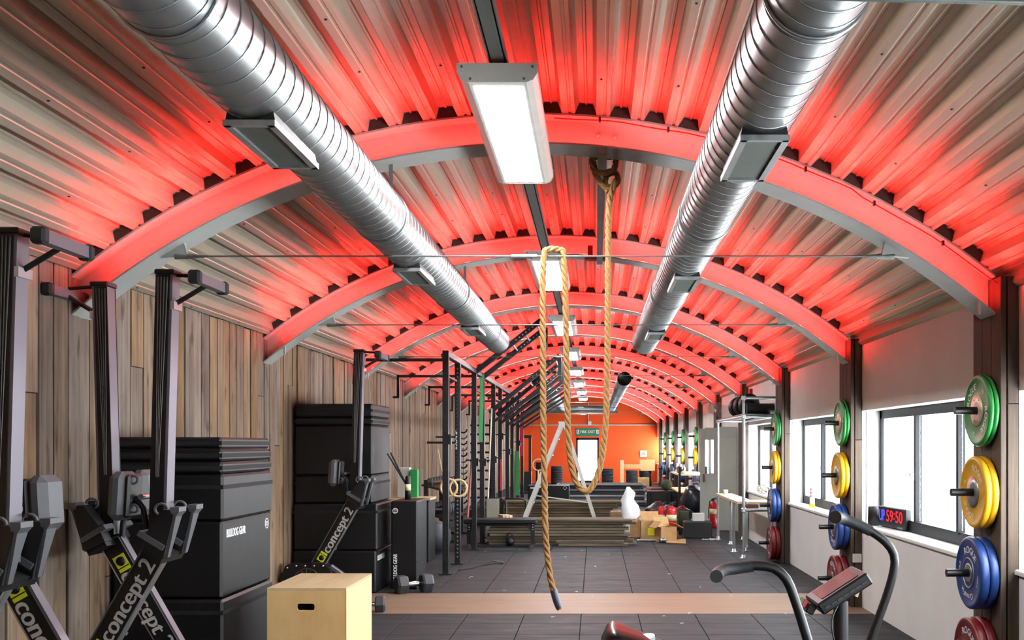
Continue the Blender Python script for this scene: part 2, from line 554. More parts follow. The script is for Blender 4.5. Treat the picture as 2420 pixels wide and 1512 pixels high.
def arc_text(mb, body, centre, u, v, radius, start, size, step=None, bold=0.0):
    """letters round a circle, reading clockwise, start = angle (deg, clockwise from top) of the middle"""
    n = len(body)
    ws = []
    for ch in body:
        ws.append(max(0.3, text_geo(ch)[2] + 0.12) if ch != ' ' else 0.4)
    k = size / 0.7
    tot = sum(ws) * k
    a = math.radians(start) - tot / radius / 2
    c = Vector(centre); u = Vector(u); v = Vector(v)
    for ch, w in zip(body, ws):
        a += w * k / radius / 2
        if ch != ' ':
            rad = u * math.sin(a) + v * math.cos(a)
            tan = u * math.cos(a) - v * math.sin(a)
            put_text(mb, ch, c + rad * radius, tan, rad, size, bold=bold)
        a += w * k / radius / 2
    return mb


ORD = ['first', 'second', 'third', 'fourth', 'fifth', 'sixth', 'seventh', 'eighth', 'ninth', 'tenth', 'eleventh', 'twelfth']

# ------------------------------------------------------------------ hall dimensions
XL, XR = -3.20, 2.56          # inner faces of the long walls
Y0, Y1 = -1.6, 42.0           # hall ends
BAY0, BAY = 6.2, 3.6          # first visible frame and frame spacing
CX, RT = -0.375, 4.52         # vault axis and radius of the top of the beams
CZ = 3.581 - RT
XP = 2.45                     # hall side of the timber posts
ZS, ZLT = 0.80, 1.88          # sill and lintel heights
XG = 2.76                     # window plane


def vault(x, r):
    return CZ + math.sqrt(max(0.01, r * r - (x - CX) ** 2))

# ================================================================== FLOOR
mb = MB()
mb.box(((XL + XR) / 2, (Y0 + Y1) / 2, -0.075), (XR - XL + 0.5, Y1 - Y0 + 0.4, 0.11))
floor = props(mb.build('floor', 'tile_gap'), 'charcoal rubber tiled gym floor', None, None, 'structure')
T = 0.52
TX0 = -0.127 - 6 * T
S0, S1 = 9.35, 10.65           # plywood strip


def tile_mesh(w, d):
    m = MB(); m.box((0, 0, 0.0), (w - 0.006, d - 0.006, 0.038), bev=0.003)
    ob = m.build('rubber_tile', 'tile'); me = ob.data; bpy.data.objects.remove(ob)
    return me


tm = {}
rows = []
y = S0
while y > Y0:
    rows.append((max(Y0, y - T), y)); y -= T
y = S1
while y < Y1:
    rows.append((y, min(Y1, y + T))); y += T
rows.sort()
stuff = MB()
n_t = 0
for (a, b) in rows:
    for c in range(12):
        x0 = max(XL, TX0 + c * T); x1 = min(XR, TX0 + (c + 1) * T)
        if x1 - x0 < 0.02:
            continue
        if a >= 7.6 and b < 20.4 and n_t < 300:
            key = (round(x1 - x0, 3), round(b - a, 3))
            if key not in tm:
                tm[key] = tile_mesh(*key)
            o = bpy.data.objects.new('rubber_tile', tm[key])
            COL.objects.link(o)
            o.parent = floor
            o.location = ((x0 + x1) / 2, (a + b) / 2, -0.019 + random.uniform(-0.0006, 0.0006))
            n_t += 1
        else:
            stuff.box(((x0 + x1) / 2, (a + b) / 2, -0.019), (x1 - x0 - 0.006, b - a - 0.006, 0.038))
props(stuff.build('rubber_tiles', 'tile', floor), None, None, None, 'stuff')
mb = MB(); mb.box(((XL + XR) / 2, (S0 + S1) / 2, -0.019), (XR - XL, S1 - S0 - 0.01, 0.038))
props(mb.build('plywood_strip', 'ply_strip', floor), 'pale plywood strip set across the rubber floor')

# ================================================================== ROOF
PITCH = 0.212
prof = [(0.0, 0.0), (0.012, 0.0), (0.016, 0.006), (0.028, 0.006), (0.032, 0.0), (0.052, 0.0), (0.077, 0.062), (0.108, 0.062), (0.113, 0.055), (0.123, 0.055), (0.128, 0.062), (0.159, 0.062), (0.184, 0.0), (0.204, 0.0)]
RD = RT + 0.002
s_max = RD * math.asin((2.66 - CX) / RD)
s_min = -RD * math.asin((CX + 3.42) / RD)
pts = []
k0 = int(math.floor(s_min / PITCH)) - 1
RIDGES = []
for k in range(k0, 40):
    base = k * PITCH - 0.118 + 0.106
    for (ds, h) in prof:
        s = base + ds
        if s_min <= s <= s_max:
            pts.append((s, h))
    sr = base + 0.118
    if s_min + 0.1 <= sr <= s_max - 0.1:
        RIDGES.append(sr)
pts.sort()


def on_vault(s, r):
    a = s / RD
    return CX + r * math.sin(a), CZ + r * math.cos(a)


mb = MB()
vs = []; fs = []
ys = [Y0 - 0.1, 8, 18, 28, Y1 + 0.1]
npt = len(pts)
for yy in ys:
    for (s, h) in pts:
        x, z = on_vault(s, RD + h); vs.append((x, yy, z))
for yy in ys:
    for (s, h) in pts:
        x, z = on_vault(s, RD + 0.12); vs.append((x, yy, z))
ny = len(ys); offu = npt * ny
for j in range(ny - 1):
    for i in range(npt - 1):
        a = j * npt + i
        fs.append((a, a + 1, a + npt + 1, a + npt))
        a += offu
        fs.append((a, a + npt, a + npt + 1, a + 1))
mb.add(vs, fs)
me = bpy.data.meshes.new('ceiling')
me.from_pydata([tuple(p) for p in mb.v], [], mb.f)
me.materials.append(M['deck'])
ceiling = bpy.data.objects.new('ceiling', me)
COL.objects.link(ceiling)
props(ceiling, 'curved galvanised ribbed metal roof deck', None, None, 'structure')
# fixing screws of the deck
mb = MB()
for j in range(9):
    yb = BAY0 + j * BAY - 1.8
    for sr in RIDGES[::2]:
        for dy in (-1.1, 0.1, 1.0):
            s = sr + 0.09 + random.uniform(-0.004, 0.004)
            if s > s_max - 0.05: continue
            x, z = on_vault(s, RD - 0.001)
            mb.lathe([(0.0, -0.004), (0.006, -0.004), (0.008, 0.0)], (x, yb + dy + random.uniform(-.2, .2), z), n=6)
props(mb.build('deck_screws', 'black_steel', ceiling), None, None, None, 'stuff')

# ================================================================== WALLS
wall_left = MB()
wall_left.box((XL - 0.09, (Y0 + Y1) / 2, 1.30), (0.12, Y1 - Y0, 2.72))
wall_left = props(wall_left.build('wall_left', 'tile_gap'), 'left wall clad in weathered vertical wooden planks', None, None, 'structure')
unit = MB(); unit.box((0, 0, 0), (1, 1, 1)); uo = unit.build('plank', 'plank'); um = uo.data; bpy.data.objects.remove(uo)
rest = MB()
y = -1.5; cnt = 0
rr = random.Random(3)
while y < Y1:
    w = rr.choice([0.12, 0.145, 0.165, 0.185, 0.2]) + rr.uniform(-0.008, 0.008)
    joints = [0.0]
    if rr.random() < 0.42:
        joints.append(rr.choice([0.42, 0.62, 1.15, 1.45, 1.8, 2.1]) + rr.uniform(-.1, .1))
    top = vault(XL, RD) + rr.uniform(0.03, 0.07)
    joints.append(top)
    for a, b in zip(joints[:-1], joints[1:]):
        th = rr.uniform(0.014, 0.034)
        c = (XL - 0.03 + th / 2 + rr.uniform(0, 0.003), y + w / 2, (a + b) / 2)
        s = (th, w - 0.009, b - a - 0.006)
        if y > 4.6 and y < 36 and cnt < 298:
            o = bpy.data.objects.new('plank', um); COL.objects.link(o)
            o.parent = wall_left; o.location = c; o.scale = s
            cnt += 1
        else:
            rest.box(c, s)
    y += w
props(rest.build('planks', 'plank', wall_left), None, None, None, 'stuff')

# frame lines / bays on the window side
FR = [BAY0 + BAY * k for k in range(-2, 11)]          # -1.0, 2.6, 6.2 ...
POST = [(f - 0.07, f + 0.38) for f in FR]
DOOR_BAY = 5            # bay between the posts FR[5]=17.0 and FR[6]=20.6 holds the side door
mb = MB()
XO = XR + 0.34
ztop = vault(XR, RD) + 0.03
mid = (XR + XO) / 2; tw = XO - XR
mb.box((mid, (Y0 + Y1) / 2, (ZLT + ztop) / 2), (tw, Y1 - Y0 + 0.2, ztop - ZLT))
edges = [Y0 - 0.1] + [e for p in POST for e in p] + [Y1 + 0.1]
for i in range(0, len(edges) - 1, 2):                 # piers behind the posts are odd spans
    pass
bays = []
for i in range(len(FR)):
    a = POST[i][1]; b = POST[i + 1][0] if i + 1 < len(FR) else Y1 + 0.1
    bays.append((a, b))
mb.box((mid, (Y0 - 0.1 + POST[0][0]) / 2, ZLT / 2), (tw, POST[0][0] - Y0 + 0.1, ZLT))
for (a, b) in POST:
    mb.box((mid, (a + b) / 2, ZLT / 2), (tw, b - a, ZLT))
DA, DB = 18.35, 20.45
for i, (a, b) in enumerate(bays):
    if i == DOOR_BAY:
        mb.box((mid, (a + DA) / 2, ZLT / 2), (tw, DA - a, ZLT))
        mb.box((mid, (DB + b) / 2, ZLT / 2), (tw, b - DB, ZLT))
    elif i == len(bays) - 1:
        mb.box((mid, (a + b) / 2, ZLT / 2), (tw, b - a, ZLT))
    else:
        mb.box((mid, (a + b) / 2, (ZS - 0.03) / 2), (tw, b - a, ZS - 0.03))
wall_right = props(mb.build('wall_right', 'white_wall'), 'white painted wall with a row of windows', None, None, 'structure')


def arch_wall(name, yy, th, material, label, door=None):
    """end wall filling the vault, optional door opening (x0, x1, ztop)"""
    xs = sorted(set([XL - 0.1 + (XR + 0.3 - XL + 0.1) * i / 40 for i in range(41)] + ([door[0], door[1]] if door else [])))
    m = MB()
    for a, b in zip(xs[:-1], xs[1:]):
        za, zb = vault(a, RD + 0.06), vault(b, RD + 0.06)
        z0 = 0.0
        if door and a >= door[0] - 1e-6 and b <= door[1] + 1e-6:
            z0 = door[2]
        v = [(a, yy, z0), (b, yy, z0), (b, yy, zb), (a, yy, za), (a, yy + th, z0), (b, yy + th, z0), (b, yy + th, zb), (a, yy + th, za)]
        f = [(0, 1, 2, 3), (5, 4, 7, 6), (0, 4, 5, 1), (3, 2, 6, 7)]
        if door and abs(b - door[0]) < 1e-6:
            f.append((1, 5, 6, 2))
        if door and abs(a - door[1]) < 1e-6:
            f.append((0, 3, 7, 4))
        m.add(v, f)
    return props(m.build(name, material), label, None, None, 'structure')


arch_wall('wall_front', Y0 - 0.2, 0.2, 'white_wall', 'white end wall')
FD = (-0.77, 0.16, 1.86)      # fire door opening in the orange wall
wall_back = arch_wall('wall_back', Y1, 0.2, 'orange', 'bright orange painted end wall', FD)
mb = MB(); mb.box(((XL + XR) / 2, Y1 - 0.02, 2.39), (XR - XL, 0.04, 0.055))
props(mb.build('trim_1', 'trimgrey'), 'grey trim rail across the orange wall', None, None, 'structure')
# windows ------------------------------------------------------------------
wn = 0
for i, (a, b) in enumerate(bays):
    if i == DOOR_BAY or i == len(bays) - 1:
        continue
    wn += 1
    w = thing('window_%d' % wn, 'dark framed sliding window in bay %d of the white wall' % wn, None, (XG, (a + b) / 2, ZS), None, 'structure')
    z0, z1 = ZS, ZLT
    fr = 0.078
    m = MB()
    m.box((XG, (a + b) / 2, z1 - fr / 2), (0.07, b - a, fr)); m.box((XG, (a + b) / 2, z0 + fr / 2 + 0.01), (0.07, b - a, fr + 0.02))
    m.box((XG, a + fr / 2, (z0 + z1) / 2), (0.07, fr, z1 - z0)); m.box((XG, b - fr / 2, (z0 + z1) / 2), (0.07, fr, z1 - z0))
    m.build('window_frame', 'win_frame', w)
    L3 = (b - a) / 3
    for k in (1, 2):
        m = MB(); m.box((XG - 0.012 * (k % 2), a + L3 * k, (z0 + z1) / 2), (0.055, 0.05, z1 - z0 - 2 * fr)); m.build('mullion', 'win_frame', w)
    for k in range(3):
        m = MB(); m.box((XG + (0.01 if k % 2 else -0.01), a + L3 * (k + 0.5), (z0 + z1) / 2 + 0.01), (0.008, L3 - 0.05, z1 - z0 - 2 * fr + 0.01))
        m.build('pane', 'glass_frost' if k == 2 else 'glass', w)
    m = MB(); m.box((XG - 0.05, a + L3 * 2, ZS + 0.48), (0.03, 0.03, 0.075), bev=0.006); m.box((XG - 0.065, a + L3 * 2 - 0.02, ZS + 0.50), (0.02, 0.05, 0.02))
    m.build('latch', 'white_ink', w)
    m = MB()
    xn = XR - 0.028
    m.prism([(xn, ZS - 0.03), (XG + 0.1, ZS - 0.03), (XG + 0.1, ZS), (xn + 0.012, ZS), (xn + 0.003, ZS - 0.005), (xn, ZS - 0.014)], a, b, 'XZ')
    m.build('window_sill', 'reveal', w)
    # light frosted splash: reveal lining faces
    m = MB()
    m.box(((XR + XG) / 2 + 0.02, b - 0.006, (ZS + ZLT) / 2), (XG - XR - 0.04, 0.012, ZLT - ZS)); m.box(((XR + XG) / 2 + 0.02, a + 0.006, (ZS + ZLT) / 2), (XG - XR - 0.04, 0.012, ZLT - ZS))
    m.build('reveal_lining', 'reveal', w)

# fire exit ------------------------------------------------------------------
fd = thing('door_1', 'glazed fire exit door in the orange wall', None, (0, Y1, 0), None, 'structure')
xa, xb, zt = FD
m = MB()
for x in (xa + 0.035, xb - 0.035):
    m.box((x, Y1 + 0.05, zt / 2), (0.07, 0.12, zt))
m.box(((xa + xb) / 2, Y1 + 0.05, zt - 0.05), (xb - xa, 0.12, 0.10))
m.box(((xa + xb) / 2, Y1 + 0.05, 0.05), (xb - xa, 0.10, 0.10))
m.build('door_frame', 'win_frame', fd)
m = MB(); m.box(((xa + xb) / 2, Y1 + 0.06, zt / 2), (xb - xa - 0.14, 0.012, zt - 0.2)); m.build('pane', 'glass', fd)
m = MB(); m.box((xa + 0.11, Y1 - 0.03, 0.95), (0.03, 0.05, 0.16), bev=0.006); m.build('handle', 'chrome', fd)
# sign
sg = thing('fire_exit_sign', 'green FIRE EXIT sign above the bright end door', 'sign', (-0.30, Y1 - 0.03, 2.09))
m = MB(); m.box((-0.30, Y1 - 0.02, 2.09), (0.95, 0.035, 0.33)); m.build('sign_board', 'green_sign', sg)
m = MB(); put_text(m, 'FIRE EXIT', (-0.30, Y1 - 0.040, 2.11), (1, 0, 0), (0, 0, 1), 0.11, width=0.60, bold=0.004)
m.build('lettering', 'white_ink', sg)
for sx in (-1, 1):
    m = MB()
    cx = -0.30 + sx * 0.405
    m.box((cx, Y1 - 0.040, 2.11), (0.11, 0.004, 0.17)); m.build('pictogram_panel', 'white_ink', sg)
    m = MB()
    yy = Y1 - 0.043
    m.lathe([(0.0, 0), (0.014, 0), (0.014, 0.003)], (cx + sx * 0.01, yy, 2.17), '-Y', 10)
    m.box((cx, yy, 2.125), (0.022, 0.003, 0.06), ('Y', 0.3 * sx)); m.box((cx - sx * 0.02, yy, 2.07), (0.014, 0.003, 0.07), ('Y', 0.7 * sx))
    m.box((cx + sx * 0.018, yy, 2.075), (0.014, 0.003, 0.06), ('Y', -0.5 * sx)); m.box((cx + sx * 0.022, yy, 2.13), (0.012, 0.003, 0.05), ('Y', -0.9 * sx))
    m.build('running_figure', 'green_sign', sg)
el = thing('emergency_light', 'small white emergency light on a conduit above the exit sign', 'light', (-0.22, Y1 - 0.04, 2.47))
m = MB(); m.box((-0.22, Y1 - 0.05, 2.47), (0.14, 0.08, 0.17), bev=0.01); m.build('light_body', 'white_ink', el)
m = MB(); m.cyl((-0.28, Y1 - 0.03, 2.55), (-0.28, Y1 - 0.03, 3.30), 0.014, 8); m.build('conduit', 'white_ink', el)

# side door ------------------------------------------------------------------
sd = thing('door_2', 'pale grey metal side door standing open into the hall', None, (XR, DB, 0), None, 'structure')
m = MB()
m.box((XR + 0.02, DA + 0.03, ZLT / 2), (0.10, 0.06, ZLT)); m.box((XR + 0.02, DB - 0.03, ZLT / 2), (0.10, 0.06, ZLT)); m.box((XR + 0.02, (DA + DB) / 2, ZLT - 0.03), (0.10, DB - DA, 0.06))
m.build('door_frame', 'door_metal', sd)
m = MB(); m.box((XO - 0.03, (DA + DB) / 2, ZLT / 2), (0.05, DB - DA, ZLT)); m.build('sky_block_slab', 'door_metal', sd)  # unseen slab added to keep sky light off the open leaves
yl = 20.2
xl0, xl1 = 2.09, 2.50
zt = 1.86
leafA = MB()
leafA.box((xl0 + 0.05, yl, zt / 2 + 0.02), (0.10, 0.045, zt)); leafA.box((xl1 - 0.03, yl, zt / 2 + 0.02), (0.06, 0.045, zt))
leafA.box(((xl0 + xl1) / 2 + 0.02, yl, 0.50), (xl1 - xl0 - 0.162, 0.042, 0.96)); leafA.box(((xl0 + xl1) / 2 + 0.02, yl, 1.78), (xl1 - xl0 - 0.162, 0.042, 0.24))
la = leafA.build('door_leaf', 'door_metal', sd)
m = MB(); m.box(((xl0 + xl1) / 2 + 0.03, yl, 1.32), (0.20, 0.01, 0.72)); m.build('pane', 'glass_frost', la)
m = MB(); m.box((xl0 + 0.07, yl - 0.035, 0.90), (0.035, 0.03, 0.16), bev=0.008); m.build('handle', 'maroon', la)
yl2 = 18.5
m = MB(); m.box((2.395, 18.30, zt / 2 + 0.02), (0.31, 0.045, zt)); lb = m.build('door_leaf', 'lit_leaf', sd)
m = MB()
for k in range(9):
    m.lathe([(0, 0.004), (0.006, 0.002), (0.007, 0)], (2.26 + k * 0.034, 18.277, 1.70), '-Y', 6)
m.build('rivets', 'galv_tube', lb)

# ================================================================== ROOF BEAMS
def beam_section(m, y0, y1, r0, r1, x0=XL, x1=XP - 0.005, n=56):
    vs = []; fs = []
    for i in range(n + 1):
        x = x0 + (x1 - x0) * i / n
        for (yy, r) in ((y0, r0), (y1, r0), (y1, r1), (y0, r1)):
            vs.append((x, yy, vault(x, r)))
    for i in range(n):
        a = i * 4; b = a + 4
        for k in range(4):
            k2 = (k + 1) % 4
            fs.append((a + k, a + k2, b + k2, b + k))
    fs.append((0, 3, 2, 1)); e = n * 4; fs.append((e, e + 1, e + 2, e + 3))
    m.add(vs, fs)


RB = RT - 0.190
block = MB()
block.prism([(-0.066, 0.0), (0.066, 0.0), (0.044, 0.060), (-0.044, 0.060)], 0.004, 0.16, 'XZ')
bo = block.build('closure_block', 'foam'); bmesh_block = bo.data; bpy.data.objects.remove(bo)


def make_beam(yb):
    t = thing('roof_beam', '', 'beam', (0, yb, 0), 'curved steel roof beams')
    m = MB(); beam_section(m, yb, yb + 0.24, RB, RB + 0.012); m.build('bottom_flange', 'steel_paint', t)
    m = MB(); beam_section(m, yb + 0.115, yb + 0.125, RB + 0.012, RT - 0.012); m.build('web', 'steel_paint', t)
    m = MB(); beam_section(m, yb, yb + 0.24, RT - 0.012, RT); m.build('top_flange', 'steel_paint', t)
    m = MB(); beam_section(m, yb + 0.022, yb + 0.036, RB + 0.0125, RB + 0.017, XL + 0.25, XP - 0.08, 28)
    m.build('led_tape', 'led', t)
    for s in RIDGES:
        x, z = on_vault(s, RT)
        if x < XL + 0.08 or x > XP - 0.05:
            continue
        o = bpy.data.objects.new('closure_block', bmesh_block); COL.objects.link(o)
        o.parent = t; o.location = (x, 0, z); o.rotation_euler = (0, s / RT, 0)
    for x, sg in ((-2.60, -1), (1.85, 1)):
        m = MB()
        z = vault(x, RB)
        m.prism([(x - 0.07 * sg, z - 0.045), (x + 0.10 * sg, vault(x + 0.10 * sg, RB) - 0.0), (x + 0.05 * sg, vault(x + 0.05 * sg, RB) + 0.004), (x - 0.05 * sg, vault(x - 0.05 * sg, RB) + 0.004)], yb + 0.10, yb + 0.13, 'XZ')
        m.build('rod_bracket', 'steel_paint', t)
    for x in (XL + 0.20, XP - 0.10):
        m = MB(); z = vault(x, RB); m.box((x, yb + 0.02, z - 0.03), (0.012, 0.03, 0.09)); m.build('end_lug', 'steel_paint', t)
    return t


b0 = None
for k, f in enumerate(FR[1:]):
    if f > Y1 - 1: continue
    if b0 is None:
        b0 = make_beam(f); t = b0
    else:
        t = copy_tree(b0); t.location = (0, f, 0)
    t['label'] = ('curved grey steel roof beam just overhead, above the top edge of view' if k == 0 else
                  'curved grey steel roof beam glowing red, %s from the camera' % ORD[k - 1])

# red cable clipped along the near beam
c = thing('led_cable', 'thin red cable clipped along the top of the first roof beam', 'cable', (1.5, BAY0, 3.0))
m = MB(); pl = []
for i in range(40):
    x = -0.25 + i * (2.72 / 39)
    sag = 0.035 + 0.004 * math.sin(i * 0.9) + (0.02 if x > 1.6 else 0)
    pl.append((x, BAY0 - 0.012, vault(x, RT) - sag))
m.tube(pl, 0.004, 6); m.build('cable', 'red_cable', c)
for i in (4, 10, 16, 22, 28, 34):
    m = MB(); p = pl[i]; m.box((p[0], p[1] + 0.004, p[2] + 0.005), (0.014, 0.02, 0.03)); m.build('clip', 'black_steel', c)
for j, x in enumerate((0.02, 0.125)):
    z = vault(x, RB) + 0.10
    b = solo(MB().lathe([(0, -0.02), (0.012, -0.02), (0.014, -0.008), (0.014, 0.0)], (x, BAY0 + 0.113, z), 'Y', 8), 'beam_bolt', 'steel_paint', 'small bolt head in the web of the first roof beam, %s of two' % ('left' if j == 0 else 'right'), 'bolt', 'bolts in the first beam web')

# tie rods
def tie_rod(f, z, k):
    t = thing('tie_rod', ('thin steel tie rod at the top right corner of the view' if k == 0 else 'thin steel tie rod under the roof beam, %s from the camera' % ORD[k - 1]), 'rod', (0, f + 0.115, z), 'tie rods under the roof beams')
    yb = f + 0.115
    m = MB(); m.cyl((-2.50, yb, z + (0.10 if k == 0 else 0)), (1.75, yb, z), 0.0058 if k else 0.0085, 8); m.build('rod', 'galv_dark', t)
    for x, sg in ((-2.5, 1), (1.75, -1)):
        m = MB(); m.tube([(x - 0.11 * sg, yb, z), (x - 0.05 * sg, yb, z), (x + 0.10 * sg, yb, z)], [0.020, 0.018, 0.0065], 8); m.build('fork_end', 'galv_dark', t)
    m = MB(); m.tube([(-0.52, yb, z), (-0.36, yb, z)], 0.012, 8)
    if k: m.build('turnbuckle', 'galv_tube', t)


for k, f in enumerate(FR[1:]):
    if f < Y1 - 1:
        tie_rod(f, 2.725 if k else 2.72, k)

# light channel and rope channel
m = MB()
zc = vault(-0.45, RB) - 0.003
for (a, b) in ((Y0 + 0.1, Y1 - 0.1),):
    m.box((-0.455, (a + b) / 2, zc - 0.004), (0.082, b - a, 0.006))
    for s in (-1, 1):
        m.box((-0.455 + s * 0.041, (a + b) / 2, zc - 0.02), (0.006, b - a, 0.038))
    m.box((-0.455, (a + b) / 2, zc - 0.036), (0.060, b - a, 0.005))
solo(m, 'lighting_channel', 'galv_dark', 'long grey steel channel carrying the ceiling lights down the hall', 'channel')
rc = thing('rope_channel', 'dark steel channel bridging the first two beams beside the rope knot', 'channel', (0.055, 8.0, 3.36))
zr = vault(0.06, RB) - 0.004
m = MB(); m.box((0.045, 8.05, zr - 0.025), (0.055, 3.75, 0.05)); m.build('channel_bar', 'galv_dark', rc)
m = MB(); m.box((0.0, 9.86, zr - 0.01), (0.20, 0.10, 0.02)); m.box((-0.045, 9.80, zr + 0.05), (0.05, 0.03, 0.12)); m.build('clamp', 'red_cable', rc)

# ceiling lights
def make_light(y0):
    L = 1.84
    t = thing('ceiling_light', '', 'light', (-0.455, y0, 3.24), 'ceiling lights down the hall')
    x, zb = -0.455, 3.24
    prof_ = [(-0.185, zb + 0.085), (-0.185, zb + 0.045), (-0.165, zb + 0.012), (-0.135, zb), (0.135, zb), (0.165, zb + 0.012), (0.185, zb + 0.045), (0.185, zb + 0.085)]
    m = MB(); m.prism([(x + a, b) for a, b in prof_], y0 + 0.012, y0 + L - 0.012, 'XZ'); m.build('housing', 'lamp_body', t)
    for yy in (y0, y0 + L - 0.012):
        m = MB(); m.prism([(x + a * 1.02, b + (0.002 if b > zb + 0.05 else -0.002)) for a, b in prof_], yy, yy + 0.012, 'XZ'); e = m.build('end_plate', 'lamp_body', t)
        if yy == y0:
            for sx, sz in ((-0.165, 0.07), (0.165, 0.07), (-0.125, 0.014), (0.125, 0.014)):
                m = MB(); m.lathe([(0, -0.004), (0.006, -0.003), (0.007, 0)], (x + sx, yy, zb + sz), 'Y', 6)
                m.build('screw', 'galv_dark', e)
    m = MB(); m.box((x, y0 + L / 2 + 0.01, zb - 0.0002), (0.235, L - 0.10, 0.0016)); m.build('diffuser', 'lamp', t)
    for yy in (y0 + 0.3, y0 + L - 0.3):
        m = MB(); m.box((x, yy, zb + 0.095), (0.06, 0.04, 0.03)); m.build('hanger', 'galv_dark', t)
    return t


l0 = make_light(4.72); l0['label'] = 'large rectangular ceiling light nearest the camera, in front of first beam'
for k in range(1, 9):
    y = 4.72 + 4.55 * k
    if y + 1.9 > Y1: break
    t = copy_tree(l0); t.location = (-0.455, y, 3.24)
    t['label'] = 'rectangular ceiling light down the hall, %s from the camera' % ORD[k]

# ducts
def make_duct(name_label, x, z, r, ya, yb, vents, dark_end=False):
    t = thing('spiral_duct', name_label, 'duct', (x, ya, z), 'spiral ventilation ducts')
    m = MB(); n = 40
    m.lathe([(r, 0), (r, yb - ya)], (x, ya, z), 'Y', n)
    p = m.build('duct_pipe', 'galv', t)
    m = MB()
    pts_ = []
    steps = int((yb - ya) / 0.115 * 28)
    for i in range(steps + 1):
        a = 2 * PI * i / 28
        pts_.append((x + (r + 0.001) * math.cos(a), ya + (yb - ya) * i / steps, z + (r + 0.001) * math.sin(a)))
    m.tube(pts_, 0.0034, 5); m.build('spiral_seam', 'galv', t)
    m = MB()
    m.lathe([(0.0, 0.02), (r - 0.012, 0.02), (r, 0.0), (r + 0.004, -0.03)], (x, yb, z), 'Y', n); m.build('end_cap', 'black_plastic' if dark_end else 'galv', t)
    if dark_end:
        m = MB(); m.lathe([(0.0, 0.05), (r - 0.01, 0.05), (r - 0.01, 0.0), (r + 0.004, 0.0), (r + 0.004, 0.05)], (x, ya - 0.01, z), 'Y', n); m.build('dark_mouth', 'black_plastic', t)
    y = ya + 1.4
    while y < yb - 0.3:
        m = MB(); m.torus((x, y, z), r + 0.004, 0.007, 'Y', 40, 6); m.build('joint_band', 'galv', t)
        y += 3.0
    y = FR[1]
    while y < yb:
        if y > ya + 0.2:
            m = MB(); ztop_ = vault(x, RB)
            m.box((x, y + 0.12, (z + r + ztop_) / 2), (0.025, 0.004, ztop_ - z - r + 0.01)); m.build('hanger_strap', 'galv', t)
        y += BAY
    for (va, vb) in vents:
        zb = z - r - 0.022
        w = 0.185
        m = MB()
        # saddle collar against the round pipe
        pr = [(x - w / 2, zb + 0.01)]
        for i in range(9):
            a = -PI / 2 - 0.58 + 1.16 * i / 8
            pr.append((x + r * 1.005 * math.cos(a), z + r * 1.005 * math.sin(a)))
        pr.append((x + w / 2, zb + 0.01))
        m.prism(pr, va, vb, 'XZ')
        c_ = m.build('vent_collar', 'black_plastic', t)
        m = MB()
        for sx in (-1, 1):
            m.box((x + sx * (w / 2 - 0.01), (va + vb) / 2, zb), (0.028, vb - va + 0.03, 0.022))
        for yy in (va - 0.004, vb + 0.004):
            m.box((x, yy, zb), (w, 0.024, 0.022))
        m.build('vent_frame', 'galv_tube', c_)
        m = MB()
        nn = 26
        for i in range(nn):
            yy = va + 0.015 + (vb - va - 0.03) * (i + 0.5) / nn
            m.box((x, yy, zb + 0.002), (w - 0.05, (vb - va) / nn * 0.55, 0.008), ('X', 0.5))
        props(m.build('louvres', 'louvre', c_), None, None, None, 'stuff')


make_duct('large silver spiral duct on the left, nearest the camera', -1.27, 2.91, 0.155, Y0 + 0.2, 13.3, [(3.74, 4.30), (6.85, 7.45), (10.3, 10.9)])
make_duct('large silver spiral duct on the right, nearest the camera', 0.655, 2.91, 0.155, Y0 + 0.2, 13.5, [(3.92, 4.50), (7.2, 7.8), (10.75, 11.35)])
make_duct('distant silver duct with a dark open mouth, right of the lights', 0.655, 3.03, 0.155, 22.6, 40.0, [], True)
make_duct('distant silver duct behind the left climbing rope length', -1.27, 3.03, 0.155, 22.6, 40.0, [], True)
m = MB(); m.cyl((-2.05, 40.3, 2.98), (0.9, 40.3, 2.98), 0.17, 20); solo(m, 'cross_duct', 'galv', 'silver cross duct against the top of the orange wall', 'duct')

# ================================================================== TIMBER POSTS, PEGS AND BUMPER PLATES
PEGZ = [1.767, 1.256, 0.752, 0.250]
PCOL = ['green', 'yellow', 'blue', 'red']
PTH = [0.030, 0.042, 0.056, 0.062]           # thickness of one plate


def make_post(i):
    a, b = POST[i]
    n = i - 1
    lab = ('brown timber clad post at the right edge, first from the camera' if n == 1 else 'brown timber clad post on the window wall, %s from the camera' % ORD[n - 1]) if n >= 1 else 'brown timber clad post beside the camera'
    t = thing('timber_post', lab, 'post', (XP, (a + b) / 2, 0), 'timber posts on the window wall')
    zt_ = vault(XP, RD) - 0.02
    m = MB(); m.box((XP + 0.075, (a + b) / 2, zt_ / 2), (0.07, b - a - 0.04, zt_)); m.build('post_core', 'tile_gap', t)
    w3 = (b - a) / 3
    for k in range(3):
        th = 0.036 + 0.006 * (k % 2)
        m = MB(); m.box((XP + th / 2, a + w3 * (k + 0.5), zt_ / 2), (th, w3 - 0.006, zt_), bev=0.004); m.build('plank', 'post_wood', t)
    zj = 1.60 + 0.1 * (i % 3)
    for (z0, z1) in ((0, zj), (zj + 0.004, zt_)):
        m = MB(); m.box(((XP + XR) / 2 + 0.02, a + 0.012, (z0 + z1) / 2), (XR - XP - 0.045, 0.024, z1 - z0), bev=0.003); m.build('side_plank', 'post_wood', t)
    return t


